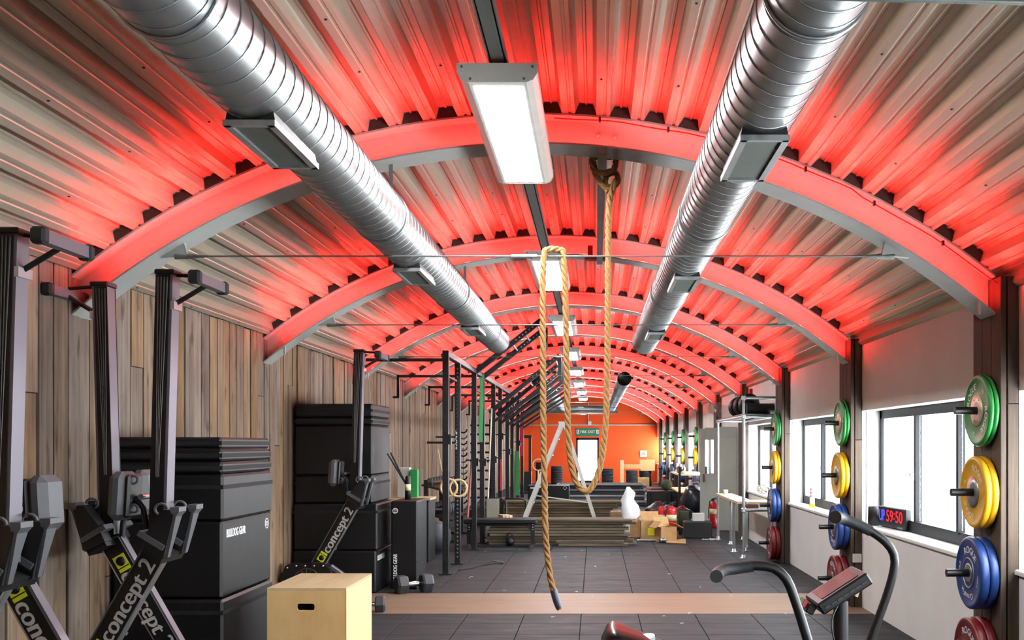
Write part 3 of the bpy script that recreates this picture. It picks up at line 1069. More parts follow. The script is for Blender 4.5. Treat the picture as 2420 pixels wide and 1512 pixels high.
def plate_master(ci):
    th = PTH[ci]; r = 0.226
    t = thing('bumper_plate', '', 'weight plate', (0, 0, 0))
    m = MB()
    m.lathe([(0.055, 0.004), (0.085, 0.004), (0.092, 0.006), (0.19, 0.006), (0.198, 0.0), (0.212, 0.0), (0.222, 0.006), (r, 0.014), (r, th - 0.010), (0.220, th - 0.002), (0.2, th), (0.055, th)], (0, 0, 0), 'X', 48)
    m.build('rubber_disc', PCOL[ci] + '_plate', t)
    m = MB()
    rh = 0.098 if ci < 2 else 0.060
    m.lathe([(0.026, 0.002), (0.05, 0.001), (rh, 0.001), (rh, 0.01)], (0, 0, 0), 'X', 28)
    hub = m.build('hub', 'hub_tan' if ci == 0 else 'hub_grey', t)
    if ci == 0:
        for k in range(6):
            a = 2 * PI * k / 6
            m = MB(); m.lathe([(0, -0.003), (0.006, -0.002), (0.007, 0.002)], (0.001, 0.075 * math.cos(a), 0.075 * math.sin(a)), 'X', 8); m.build('bolt', 'hub_grey', hub)
    m = MB()
    u, v = (0, -1, 0), (0, 0, 1)
    c = (0.0045, 0, 0)
    if ci < 2:
        rot = (-42, 118) if ci == 0 else (32, 212)
        kg = ['10', '15'][ci]
        words_ = [('ROGUE', 0.152, a, 0.040, 0.0016) for a in rot] + [(kg, 0.152, rot[0] + 82, 0.026, 0.001), (kg, 0.152, rot[1] + 82, 0.026, 0.001)]
    else:
        words_ = [('ROGUE', 0.145, 12, 0.044, 0.002), ('CrossFit', 0.150, 190, 0.036, 0.002), (['20', '25'][ci - 2] + 'KG', 0.155, 105, 0.022, 0.0), (['45', '55'][ci - 2] + 'LB', 0.155, 280, 0.022, 0.0)]
    for (wd_, rd_, a_, sz_, bo_) in words_:
        m = MB(); arc_text(m, wd_, c, u, v, rd_, a_, sz_, bold=bo_)
        m.build('lettering', 'cream_label' if ci == 1 else 'white_ink', t)
    if ci == 2:
        m = MB(); m.torus((0.005, 0, 0), 0.092, 0.006, 'X', 32, 6); m.build('ring_mark', 'hub_grey', t)
    return t


masters = [plate_master(ci) for ci in range(4)]
used = [False] * 4
WITH_PLATES = [i for i in range(2, len(FR)) if FR[i] > 6 and not (16.5 < FR[i] < 21.5) and FR[i] < 37]
for i in range(1, len(FR)):
    if FR[i] > 41: continue
    post = make_post(i)
    if i not in WITH_PLATES: continue
    yc = (POST[i][0] + POST[i][1]) / 2
    for ci in range(4):
        z = PEGZ[ci]
        back = XP - 0.004
        m = MB(); m.cyl((XP + 0.01, yc, z), (back - 2 * PTH[ci] - 0.135, yc, z), 0.0245, 14)
        m.build('peg', 'black_steel', post)
        for j in range(2):
            x = back - PTH[ci] * (j + 1) - 0.001 * j
            t = masters[ci] if not used[ci] else copy_tree(masters[ci])
            used[ci] = True
            t.location = (x, yc, z)
            t['label'] = '%s bumper plate on the %s timber post, %s of its pair' % (PCOL[ci], ORD[i - 2] if i - 2 < 3 else ORD[i - 2], 'outer one' if j else 'inner one')
            t['group'] = '%s bumper plates on wall pegs' % PCOL[ci]

# small wall socket on the second post
m = MB(); m.box((XP + 0.06, POST[3][0] - 0.008, 0.47), (0.085, 0.016, 0.085), bev=0.004); solo(m, 'wall_socket', 'white_ink', 'small white socket low on the second timber post', 'socket')

# ================================================================== ROWING MACHINES (stored on end)
def make_rower():
    """origin on the floor under the rail; frame bar leans to -X, foot plates and top leg to +X, side seen from -Y"""
    t = thing('rowing_machine', '', 'rowing machine', (0, 0, 0), 'rowing machines stored on end')
    zt_ = 2.50
    rx = lambda z: 0.018 * (z - 1.85) / 0.65          # slight lean of the rail
    # rail: aluminium body with black faces; fanned ribs stand for reflections in its grooves
    m = MB(); vs = []; fs = []
    for z in (1.02, zt_):
        for (x, y) in ((-0.045, -0.05), (0.045, -0.05), (0.045, 0.05), (-0.045, 0.05)):
            vs.append((x + rx(z), y, z))
    fs = [(0, 1, 2, 3), (4, 5, 6, 7), (0, 1, 5, 4), (1, 2, 6, 5), (2, 3, 7, 6), (3, 0, 4, 7)]
    m.add(vs, fs); rail = m.build('monorail', 'alu_matt', t)
    for sy in (-1, 1):
        m = MB()
        vs = [(x + rx(z), sy * (0.05 + d), z) for z in (1.02, zt_ - 0.01) for (x, d) in ((-0.047, 0.0), (0.030, 0.0), (0.030, 0.006), (-0.047, 0.006))]
        m.add(vs, fs); m.build('black_rail_face', 'rower_black', rail)
        for k in range(4):
            m = MB(); pp = []
            for i in range(14):
                z = zt_ - 0.02 - i * 0.085
                spread_ = 1.0 - 0.055 * i
                pp.append((rx(z) - 0.008 + (-0.026 + k * 0.0173) * spread_, sy * 0.0565, z))
            m.tube(pp, [0.006 * (1 - 0.045 * i) for i in range(14)], 6); m.build('glint_fan_rib', 'glint_fan_rib', rail)
    m = MB(); m.box((rx(zt_), 0, zt_ + 0.008), (0.108, 0.125, 0.03), bev=0.006); m.build('end_stop', 'black_plastic', t)
    # top leg with rubber footed cross bar
    cx, cz = 0.245, zt_ - 0.045
    m = MB(); m.tube([(rx(zt_) + 0.03, 0, zt_), (cx - 0.02, 0, zt_ - 0.012)], 0.011, 8); m.tube([(rx(2.3) + 0.04, 0, 2.335), (cx, 0, cz - 0.005)], 0.014, 8); m.build('rear_leg', 'black_steel', t)
    m = MB(); m.box((rx(2.3) + 0.05, 0, 2.325), (0.02, 0.115, 0.045)); br = m.build('leg_bracket', 'alu', t)
    m = MB(); m.box((cx, 0, cz), (0.05, 0.36, 0.055)); cb = m.build('cross_bar', 'alu_matt', t)
    for sy in (-1, 1):
        m = MB(); m.box((cx, sy * 0.20, cz), (0.066, 0.055, 0.074), bev=0.012); m.build('rubber_foot', 'black_rubber', cb)
    # frame bar
    p1 = Vector((-0.035, 0, 0.98)); p0 = Vector((-0.43, 0, 0.29))
    u = (p1 - p0).normalized(); nrm = Vector((-u.z, 0, u.x))
    L = (p1 - p0).length
    R = Matrix((u, Vector((0, 1, 0)), nrm)).transposed().to_4x4()
    R = Matrix(((u.x, 0, nrm.x, 0), (0, 1, 0, 0), (u.z, 0, nrm.z, 0), (0, 0, 0, 1)))
    mid_ = (p0 + p1) / 2
    m = MB(); m.box(mid_, (L, 0.07, 0.125), R, bev=0.006); fb = m.build('frame_bar', 'rower_black', t)
    m = MB(); m.box(mid_ - nrm * 0.066, (L - 0.02, 0.062, 0.008), R); m.build('bar_trim', 'alu', fb)
    m = MB(); m.box(mid_ + nrm * 0.066, (L - 0.02, 0.062, 0.008), R); m.build('bar_trim', 'alu_matt', fb)
    for sy in (-1, 1):
        yy = sy * 0.0365
        uu = u if sy < 0 else -u
        vv = nrm
        # reading left to right on either side
        if sy < 0:
            base = p0 + u * 0.10
        else:
            base = p1 - u * 0.10
        m = MB()
        put_text(m, 'concept 2', base + uu * 0.36 + Vector((0, yy + sy * 0.001, 0)), uu, vv, 0.092, width=0.50, bold=0.0045, shear=0.10)
        m.build('lettering', 'grey_ink', fb)
        m = MB()
        c0 = base + uu * 0.05
        mtx = Matrix.Translation(c0 + Vector((0, yy, 0))) @ R
        m.box(c0 + Vector((0, yy, 0)), (0.10, 0.002, 0.075), R); lg = m.build('logo_patch', 'lime', fb)
        m = MB(); m.lathe([(0, 0.0025), (0.028, 0.0025), (0.028, 0.0)], c0 - uu * 0.012 + Vector((0, yy, 0)), (0, sy, 0), 16); m.box(c0 + uu * 0.026 + Vector((0, yy + sy * 0.0015, 0)), (0.006, 0.002, 0.075), R)
        m.build('logo_disc', 'rower_black', lg)
    # foot plates with heel cups
    for sy in (-1, 1):
        y0_, y1_ = (sy * 0.175, sy * 0.065)
        a, b = min(y0_, y1_), max(y0_, y1_)
        m = MB(); m.prism([(-0.07, 0.99), (0.045, 0.93), (0.06, 0.94), (0.115, 1.18), (0.09, 1.20), (0.055, 1.20), (-0.02, 1.10)], a + 0.01, b - 0.01, 'XZ'); fp = m.build('foot_stretcher', 'black_plastic', t)
        m = MB(); ymid = (a + b) / 2
        rings = [(0.052, 0.070, 0.940, 0.016), (0.078, 0.098, 1.05, 0.026), (0.102, 0.126, 1.165, 0.042), (0.100, 0.146, 1.190, 0.050), (0.096, 0.146, 1.215, 0.050)]
        vs = [(x_, ymid + sy_ * hw_, z_) for (xa_, xb_, z_, hw_) in rings for (x_, sy_) in ((xa_, -1), (xb_, -1), (xb_, 1), (xa_, 1))]
        fs_ = [(i_ * 4 + k_, i_ * 4 + (k_ + 1) % 4, i_ * 4 + 4 + (k_ + 1) % 4, i_ * 4 + 4 + k_) for i_ in range(4) for k_ in range(4)] + [(0, 1, 2, 3), (16, 17, 18, 19)]
        m.add(vs, fs_); m.build('foot_plate', 'rower_grey', fp)
        m = MB(); m.box((-0.005, (a + b) / 2, 1.035), (0.16, abs(b - a) + 0.004, 0.03), ('Y', 0.55)); m.build('foot_strap', 'rower_grey', fp)
        m = MB()
        m.tube([(0.055 + 0.035 * math.cos(q), a - 0.004, 1.205 + 0.03 * math.sin(q)) for q in [x * PI / 6 for x in range(0, 9)]], 0.008, 6); m.build('heel_loop', 'rower_grey', fp)
    m = MB(); m.box((-0.01, 0, 0.955), (0.12, 0.30, 0.05), ('Y', 0.5)); m.build('foot_bridge', 'black_plastic', t)
    # monitor on its arm
    m = MB(); m.box((-0.235, 0.0, 1.27), (0.10, 0.20, 0.27), ('Y', 0.06), bev=0.035); mo = m.build('monitor', 'rower_grey', t)
    m = MB(); m.box((-0.178, 0.0, 1.27), (0.03, 0.17, 0.24), ('Y', 0.06), bev=0.012); m.build('monitor_back', 'black_plastic', mo)
    for zz in (1.36, 1.20):
        m = MB(); m.torus((-0.157, -0.04, zz), 0.022, 0.007, 'Y', 14, 6); m.build('battery_clip', 'rower_grey', mo)
    m = MB(); m.tube([(-0.17, 0, 1.26), (-0.12, 0, 1.20), (-0.10, 0, 1.08), (-0.09, 0, 0.98)], 0.018, 8); m.build('monitor_arm', 'black_steel', t)
    m = MB(); m.cyl((-0.115, -0.05, 1.265), (-0.115, 0.05, 1.265), 0.016, 10); m.build('arm_knob', 'chrome', t)
    # fan housing at the floor
    out = [(-0.77, 0.10), (-0.76, 0.22), (-0.71, 0.335), (-0.65, 0.365), (-0.34, 0.365), (-0.26, 0.30), (-0.22, 0.18), (-0.22, 0.02), (-0.75, 0.02)]
    m = MB(); m.prism(out, -0.10, 0.10, 'XZ'); fh = m.build('fan_housing', 'rower_black', t)
    for sy in (-1, 1):
        for k in range(5):
            m = MB(); m.lathe([(0, 0.004), (0.009, 0.003), (0.011, 0)], (-0.69 + k * 0.09, sy * 0.10, 0.335 - (0.02 if k == 0 else 0)), (0, sy, 0), 8); m.build('bolt', 'chrome', fh)
        m = MB(); m.torus((-0.495, sy * 0.104, 0.175), 0.135, 0.006, 'Y', 24, 6); m.build('fan_ring', 'glint_fan_rib', fh)
        for k in range(8):
            a = PI * k / 8
            m = MB(); m.cyl((-0.495 + 0.13 * math.cos(a), sy * 0.104, 0.175 + 0.13 * math.sin(a)), (-0.495 - 0.13 * math.cos(a), sy * 0.104, 0.175 - 0.13 * math.sin(a)), 0.004, 6); m.build('fan_guard_rib', 'glint_fan_rib', fh)
    # front leg
    m = MB(); m.box((-0.16, 0, 0.235), (0.30, 0.06, 0.05), ('Y', 0.62), bev=0.01); m.build('front_leg', 'alu_matt', t)
    m = MB(); m.box((0.0, 0, 0.10), (0.06, 0.44, 0.05), bev=0.008); ff = m.build('front_foot_bar', 'alu_matt', t)
    for sy in (-1, 1):
        m = MB(); m.box((0.0, sy * 0.20, 0.045), (0.075, 0.06, 0.085), bev=0.01); m.build('rubber_foot', 'black_rubber', ff)
    return t


r0 = make_rower()
r0.location = (-2.395, 5.66, 0); r0['label'] = 'upright rowing machine right of the near pair, its bar leaning down left'
for (x, y, rz, lab) in ((-2.925, 6.08, PI, 'upright rowing machine against the planks, its top leg pointing left'),
                        (-2.64, 4.58, 0, 'upright rowing machine cut by the left edge, top leg pointing right'),
                        (-2.90, 4.93, PI, 'upright rowing machine at the left edge, its bar leaning down right'),
                        (-2.41, 10.33, 0, 'small distant upright rowing machine before the second black box stack')):
    r = copy_tree(r0); r.location = (x, y, 0); r.rotation_euler = (0, 0, rz); r['label'] = lab

# ================================================================== SOFT BLACK PLYO BOXES
def soft_box(name, x0, x1, y0, y1, z0, z1, label, cat, group, strap=True, text=None, num=None, lid=False):
    t = thing(name, label, cat, ((x0 + x1) / 2, (y0 + y1) / 2, z0), group)
    m = MB(); m.box(((x0 + x1) / 2, (y0 + y1) / 2, (z0 + z1) / 2), (x1 - x0, y1 - y0, z1 - z0 - 0.004), bev=0.016); m.build('cover', 'vinyl', t)
    if strap:
        zz = z1 - 0.085 if (z1 - z0) > 0.2 else (z0 + z1) / 2
        m = MB(); m.box(((x0 + x1) / 2, (y0 + y1) / 2, zz), (x1 - x0 + 0.006, y1 - y0 + 0.006, 0.028)); m.build('closure_strip', 'vinyl_dark', t)
    if text:
        m = MB(); put_text(m, text, (x1 + 0.0015, y0 + 0.26, z1 - 0.085), (0, 1, 0), (0, 0, 1), 0.055, width=0.36, bold=0.003); m.build('lettering', 'white_ink', t)
    if num:
        m = MB(); m.torus((x1 + 0.001, y1 - 0.10, z1 - 0.08), 0.036, 0.004, 'X', 24, 6); ring = m.build('number_ring', 'white_ink', t)
        m = MB(); put_text(m, num, (x1 + 0.0015, y1 - 0.10, z1 - 0.08), (0, 1, 0), (0, 0, 1), 0.034, bold=0.0015); m.build('number', 'white_ink', ring)
    return t


xa, xb, ya, yb = -3.165, -2.445, 6.66, 7.66
G1 = 'black foam plyo boxes and mats in the near stack'
soft_box('plyo_box', xa, xb + 0.015, ya - 0.03, yb, 0.0, 0.54, 'black foam plyo box at the bottom of the near stack', 'plyo box', G1)
soft_box('plyo_box', xa, xb, ya, yb, 0.54, 1.05, 'black foam plyo box marked BULLDOG GEAR in the near stack', 'plyo box', G1, False, 'BULLDOG GEAR', '20')
soft_box('plyo_box', xa, xb + 0.006, ya, yb + 0.01, 1.05, 1.36, 'black foam plyo box under the folded mats of the near stack', 'plyo box', G1)
for k, lab in enumerate(('lowest', 'middle', 'topmost')):
    soft_box('foam_mat', xa, xb - 0.004 * k, ya + 0.005 * k, yb, 1.36 + 0.082 * k, 1.36 + 0.082 * (k + 1), 'thin black foam mat, %s of three on the near stack' % lab, 'mat', G1)
xa, xb, ya, yb = -3.165, -2.345, 10.70, 11.60
G2 = 'black foam plyo boxes and mats in the far stack'
soft_box('plyo_box', xa, xb + 0.05, ya - 0.06, yb, 0.0, 0.444, 'black foam plyo box at the bottom of the taller far stack', 'plyo box', G2, False, 'BULLDOG GEAR')
soft_box('plyo_box', xa, xb + 0.06, ya - 0.04, yb, 0.444, 0.935, 'black foam plyo box second from the bottom of the far stack', 'plyo box', G2)
soft_box('plyo_box', xa, xb, ya, yb, 0.935, 1.233, 'low black foam plyo box in the middle of the far stack', 'plyo box', G2)
soft_box('plyo_box', xa, xb, ya, yb, 1.233, 1.76, 'tall black foam plyo box in the upper far stack', 'plyo box', G2, False)
soft_box('foam_mat', xa, xb, ya, yb, 1.76, 1.845, 'thin black foam mat below the top of the far stack', 'mat', G2)
soft_box('foam_mat', xa, xb, ya, yb, 1.845, 1.99, 'black foam mat topping the tall far stack', 'mat', G2)

# narrow box standing on end, marked 12
x0, x1, y0, y1, zt_ = -2.195, -1.912, 10.93, 11.55, 0.95
t = thing('plyo_box', 'narrow black foam box on end marked 12 BULLDOG GEAR', 'plyo box', ((x0 + x1) / 2, (y0 + y1) / 2, 0))
m = MB(); m.box(((x0 + x1) / 2, (y0 + y1) / 2, zt_ / 2), (x1 - x0, y1 - y0, zt_), bev=0.014); m.build('cover', 'vinyl', t)
m = MB(); m.box(((x0 + x1) / 2, (y0 + y1) / 2, 0.30), (x1 - x0 + 0.004, y1 - y0 + 0.004, 0.006)); m.build('seam', 'vinyl_dark', t)
m = MB(); m.torus((x0 + 0.045, y0 - 0.001, zt_ - 0.105), 0.027, 0.004, 'Y', 24, 6); rg = m.build('number_ring', 'white_ink', t)
m = MB(); put_text(m, '12', (x0 + 0.045, y0 - 0.002, zt_ - 0.105), (0, 0, 1), (-1, 0, 0), 0.030, bold=0.0015); m.build('number', 'white_ink', rg)
m = MB(); put_text(m, 'BULLDOG GEAR', (x0 + 0.045, y0 - 0.002, 0.225), (0, 0, 1), (-1, 0, 0), 0.042, width=0.31, bold=0.0025); m.build('lettering', 'white_ink', t)

# wooden plyo box with hand slot
x0, x1, y0, y1, zt_ = -2.160, -1.640, 6.69, 7.46, 0.61
t = thing('wooden_plyo_box', 'pale plywood jump box with a hand slot', 'plyo box', ((x0 + x1) / 2, (y0 + y1) / 2, 0))
cx, cz, sw, sh = (x0 + x1) / 2 - 0.005, zt_ - 0.125, 0.058, 0.022
pan = MB()
th = 0.018
for (a, b, c_, d_) in ((x0, x1, 0, cz - sh), (x0, x1, cz + sh, zt_ - th), (x0, cx - sw, cz - sh, cz + sh), (cx + sw, x1, cz - sh, cz + sh)):
    pan.box(((a + b) / 2, y0 + th / 2, (c_ + d_) / 2), (b - a, th, d_ - c_))
for sx in (-1, 1):
    for sz in (-1, 1):     # rounded slot corners
        pan.prism([(cx + sx * sw, cz + sz * sh), (cx + sx * (sw - 0.014), cz + sz * sh), (cx + sx * (sw - 0.004), cz + sz * (sh - 0.004)), (cx + sx * sw, cz + sz * (sh - 0.014))], y0, y0 + th, 'XZ')
pan.build('front_panel', 'ply', t)
m = MB(); m.box(((x0 + x1) / 2, (y0 + y1) / 2, zt_ - th / 2), (x1 - x0, y1 - y0, th)); m.build('top_panel', 'shelf_wood', t)
m = MB(); m.box(((x0 + x1) / 2, y1 - th / 2, (zt_ - th) / 2), (x1 - x0, th, zt_ - th)); m.build('back_panel', 'ply', t)
m = MB(); m.box((x1 - th / 2, (y0 + y1) / 2, (zt_ - th) / 2), (th, y1 - y0 - 2 * th, zt_ - th)); m.build('side_panel', 'ply_edge', t)
m = MB(); m.box((x0 + th / 2, (y0 + y1) / 2, (zt_ - th) / 2), (th, y1 - y0 - 2 * th, zt_ - th)); m.build('side_panel', 'ply_edge', t)
m = MB(); m.box((x1 + 0.001, y0 + th / 2, zt_ / 2), (0.003, th + 0.003, zt_)); m.build('edge_strip', 'ply_edge', t)

# ================================================================== HEX DUMBBELLS
def hex_dumbbell(c, ang, r, L, label, group, hl=None):
    hl = hl or r * 1.15
    t = thing('hex_dumbbell', label, 'dumbbell', (c[0], c[1], c[2]), group)
    ax = Vector((math.cos(ang), math.sin(ang), 0))
    o = Vector(c) + Vector((0, 0, r * 0.866))
    side = Vector((-ax.y, ax.x, 0)); up = Vector((0, 0, 1))
    for s in (-1, 1):
        m = MB(); vs = []
        for (f, rr_) in ((L / 2 - hl, 0.86), (L / 2 - hl * 0.85, 1.0), (L / 2 - hl * 0.18, 1.0), (L / 2, 0.82)):
            for k in range(6):
                a = PI / 3 * k
                vs.append(o + ax * (s * f) + (side * math.cos(a) + up * math.sin(a)) * r * rr_)
        fs = [(i * 6 + k, i * 6 + (k + 1) % 6, (i + 1) * 6 + (k + 1) % 6, (i + 1) * 6 + k) for i in range(3) for k in range(6)] + [list(range(6)), list(range(18, 24))]
        m.add(vs, fs); m.build('hex_head', 'rubber_light', t)
    m = MB(); m.tube([o - ax * (L / 2 - hl), o - ax * 0.02, o + ax * 0.02, o + ax * (L / 2 - hl)], [r * 0.24, r * 0.3, r * 0.3, r * 0.24], 10); m.build('handle', 'chrome', t)
    return t


p = W(978, 1398, 10.72)
hex_dumbbell((p.x, p.y, 0), 0.55, 0.105, 0.40, 'large black hex dumbbell at the edge of the plywood strip', 'hex dumbbells on the floor')
p = W(868, 1452, 9.45)
hex_dumbbell((p.x, p.y, 0), 0.15, 0.082, 0.33, 'black hex dumbbell lying on the plywood strip by the jump box', 'hex dumbbells on the floor')
p = W(814, 1490, 8.55)
hex_dumbbell((p.x, p.y, 0.0), 1.47, 0.085, 0.36, 'hex dumbbell standing close behind the wooden jump box', 'hex dumbbells on the floor')
hex_dumbbell((p.x + 0.01, p.y, 0.147), 1.50, 0.080, 0.34, 'hex dumbbell stacked on another behind the wooden jump box', 'hex dumbbells on the floor')

# ================================================================== CLIMBING ROPE
def smooth_path(ctrl, step):
    ctrl = [Vector(c) for c in ctrl]
    P_ = [ctrl[0] * 2 - ctrl[1]] + ctrl + [ctrl[-1] * 2 - ctrl[-2]]
    raw = []
    for i in range(1, len(P_) - 2):
        a, b, c, d = P_[i - 1], P_[i], P_[i + 1], P_[i + 2]
        n = max(6, int((c - b).length / 0.01))
        for k in range(n):
            t = k / n
            raw.append(0.5 * ((2 * b) + (c - a) * t + (2 * a - 5 * b + 4 * c - d) * t * t + (3 * b - a - 3 * c + d) * t ** 3))
    raw.append(ctrl[-1])
    out = [raw[0]]; acc = 0
    for p, q in zip(raw[:-1], raw[1:]):
        acc += (q - p).length
        if acc >= step:
            out.append(q); acc = 0
    return out


def rope_strands(ctrl, r, name, parent, pitch=0.125, step=0.010, material='rope'):
    path = smooth_path(ctrl, step)
    n = len(path)
    T_ = [(path[min(i + 1, n - 1)] - path[max(i - 1, 0)]).normalized() for i in range(n)]
    u = T_[0].orthogonal().normalized()
    frames = []
    for i in range(n):
        u = (u - T_[i] * u.dot(T_[i])).normalized()
        frames.append((u.copy(), T_[i].cross(u)))
    for k in range(3):
        pts_ = []
        for i in range(n):
            a = -2 * PI * (i * step / pitch) + 2 * PI * k / 3
            pts_.append(path[i] + (frames[i][0] * math.cos(a) + frames[i][1] * math.sin(a)) * r * 0.48)
        m = MB(); m.tube(pts_, r * 0.56, 8); m.build(name, material, parent)


rope = thing('climbing_rope', 'thick manila climbing rope looped over the tie rod, hanging to a taped end', 'rope', (0.05, 6.45, 3.3), None)
dR = 6.43
rodY = BAY0 + 0.115
ctrl = [W(1455, 425, 6.47), W(1440, 480, 6.46), W(1437, 600, 6.45), W(1436, 760, 6.42), W(1434, 920, 6.40), W(1430, 1020, 6.39), W(1416, 1110, 6.38), W(1390, 1160, 6.37), W(1362, 1140, 6.37), W(1346, 1070, 6.36), W(1341, 960, 6.35), W(1338, 800, 6.34), W(1336, 700, 6.33)]
top = Vector((-0.255, rodY, 2.725))
for a in (20, 60, 90, 120, 160):
    q = math.radians(a)
    ctrl.append(top + Vector((0.062 * math.cos(q), (0.012 if a < 90 else -0.012 if a > 90 else 0), 0.004 + 0.042 * math.sin(q))))
ctrl += [W(1283, 660, 6.30), W(1283, 800, 6.30), W(1284, 1000, 6.30), W(1287, 1150, 6.30), W(1290, 1270, 6.30), W(1300, 1360, 6.30), W(1312, 1405, 6.30)]
rope_strands(ctrl, 0.0205, 'rope_strand', rope)
m = MB(); m.tube([W(1308, 1393, 6.30), W(1312, 1408, 6.30), W(1317, 1424, 6.30), W(1322, 1437, 6.30)], [0.0225, 0.0235, 0.023, 0.021], 12); m.build('taped_end', 'tape', rope)
m = MB(); m.tube([W(1321.5, 1435, 6.30), W(1323, 1440, 6.30)], 0.0195, 10); m.build('cut_fibres', 'rope', rope)
# knot round the channel
zk = vault(0.06, RB)
kc = [W(1402, 382, 6.55), W(1408, 405, 6.50), W(1430, 408, 6.47), W(1450, 400, 6.48), W(1455, 378, 6.55), W(1452, 372, 6.62), W(1404, 372, 6.62), W(1400, 392, 6.52), W(1415, 425, 6.49), W(1432, 442, 6.48), W(1450, 440, 6.49), W(1461, 425, 6.50), W(1455, 410, 6.52), W(1437, 412, 6.52), W(1430, 430, 6.50), W(1438, 455, 6.48)]
rope_strands(kc, 0.0195, 'knot_strand', rope)

# ================================================================== PULL-UP RIG
XU = -1.79
UD = [12.2, 13.26, 15.07, 16.15, 17.9, 19.2, 20.8, 22.0, 23.6, 25.0]
ZU = 2.62
rig = thing('pull_up_rig', 'long black steel pull-up rig with slanted overhead arms', 'rig', (XU, UD[0], 0))


def bar_between(m, a, b, w, h=None):
    a = Vector(a); b = Vector(b); h = h or w
    d = b - a; L = d.length; d.normalize()
    side = d.cross(Vector((0, 1, 0)))
    if side.length < 0.1:
        side = d.cross(Vector((0, 0, 1)))
    side.normalize(); up = side.cross(d)
    R = Matrix(((d.x, up.x, side.x, 0), (d.y, up.y, side.y, 0), (d.z, up.z, side.z, 0), (0, 0, 0, 1)))
    m.box((a + b) / 2, (L, w, h), R)


for i, d in enumerate(UD):
    m = MB(); m.box((XU, d, ZU / 2), (0.075, 0.075, ZU), bev=0.006)
    u_ = m.build('upright', 'rig_steel', rig)
    m = MB(); m.box((XU, d, 0.006), (0.15, 0.15, 0.012)); m.build('foot_plate', 'rig_steel', u_)
    if i < 6:
        m = MB()
        for k in range(48):
            m.lathe([(0, 0.0008), (0.0095, 0.0008), (0.0115, 0)], (XU, d - 0.0375, 0.10 + 0.052 * k), '-Y', 8)
        props(m.build('hole_row', 'hub_grey' if i == 1 else 'tile_gap', u_), None, None, None, 'stuff')  # pale variant puts light shining through the holes into the disc colour
m = MB(); m.box((XU, (UD[0] + UD[-1]) / 2, ZU + 0.03), (0.075, UD[-1] - UD[0] + 0.075, 0.075), bev=0.005); m.build('top_beam', 'rig_steel', rig)
m = MB(); put_text(m, 'ROGUE', (XU + 0.0, UD[1] - 0.039, 1.62), (0, 0, 1), (-1, 0, 0), 0.05, width=0.24, bold=0.003); m.build('lettering', 'white_ink', rig)
for a, b in zip(UD[:-1:2], UD[1::2]):
    m = MB(); m.cyl((XU, a, 2.38), (XU, b, 2.38), 0.017, 10); m.build('pull_up_bar', 'rig_steel', rig)
for i in (0, 2, 4, 6, 8):
    d = UD[i]
    xe = -2.92 if i else -2.75
    m = MB(); m.box(((XU + xe) / 2, d, 2.575), (XU - xe, 0.038, 0.038)); wb = m.build('wall_bar', 'rig_steel', rig)
    if i:
        m = MB(); m.box((xe, d, 2.425), (0.038, 0.038, 0.34)); m.build('wall_drop', 'rig_steel', wb)
        m = MB(); m.box((xe - 0.03, d, 2.262), (0.09, 0.06, 0.03)); m.build('wall_shoe', 'rig_steel', wb)
# slanted arms
for i in (2, 3, 4, 5, 6, 7, 8, 9):
    d = UD[i]
    if i < 4:
        a, b = (XU + 0.02, d, ZU + 0.02), (-0.80, d, 3.40)
    else:
        a, b = (XU - 0.06, d - 0.06, 2.12), (-0.62, d - 0.06, 3.13)
    m = MB(); bar_between(m, a, b, 0.075, 0.075); ar = m.build('slanted_arm', 'rig_steel', rig)
    m = MB()
    for k in range(7):
        q = Vector(a).lerp(Vector(b), 0.62 + 0.05 * k)
        m.lathe([(0, 0.001), (0.010, 0.001), (0.012, 0)], q + Vector((0, -0.0375, 0)), '-Y', 8)
    props(m.build('arm_holes', 'hub_grey', ar), None, None, None, 'stuff')  # pale discs: light through the arm holes is painted on
    if i >= 4:
        m = MB(); m.box((b[0], b[1], b[2] - 0.21), (0.06, 0.06, 0.44)); m.build('arm_drop', 'rig_steel', ar)
        m = MB(); bar_between(m, (XU + 0.03, d - 0.06, 1.98), (b[0] - 0.02, b[1], b[2] - 0.42), 0.05, 0.05); m.build('lower_arm', 'rig_steel', ar)
    else:
        m = MB(); m.box((b[0] + 0.02, b[1], b[2] - 0.16), (0.06, 0.06, 0.36)); m.build('arm_drop', 'rig_steel', ar)
for a, b in ((2, 3), (4, 5), (6, 7), (8, 9)):
    for f in (0.55, 0.75, 0.93):
        if a == 2:
            p = Vector((XU + 0.02, 0, ZU + 0.02)).lerp(Vector((-0.80, 0, 3.40)), f); o = 0
        else:
            p = Vector((XU - 0.06, 0, 2.12)).lerp(Vector((-0.62, 0, 3.13)), f); o = -0.06
        m = MB(); m.cyl((p.x, UD[a] + o, p.z), (p.x, UD[b] + o, p.z), 0.016, 10); m.build('arm_rung', 'galv_tube', rig)
# j-hooks and pegs
for i, z in ((0, 1.62), (2, 1.30), (3, 1.28), (4, 1.30), (5, 1.72), (6, 1.42), (8, 1.6)):
    m = MB(); m.box((XU + 0.05, UD[i], z), (0.03, 0.09, 0.12)); m.cyl((XU - 0.12, UD[i] - 0.01, z + 0.03), (XU + 0.12, UD[i] - 0.01, z + 0.03), 0.011, 8); m.build('peg_hook', 'rig_steel', rig)


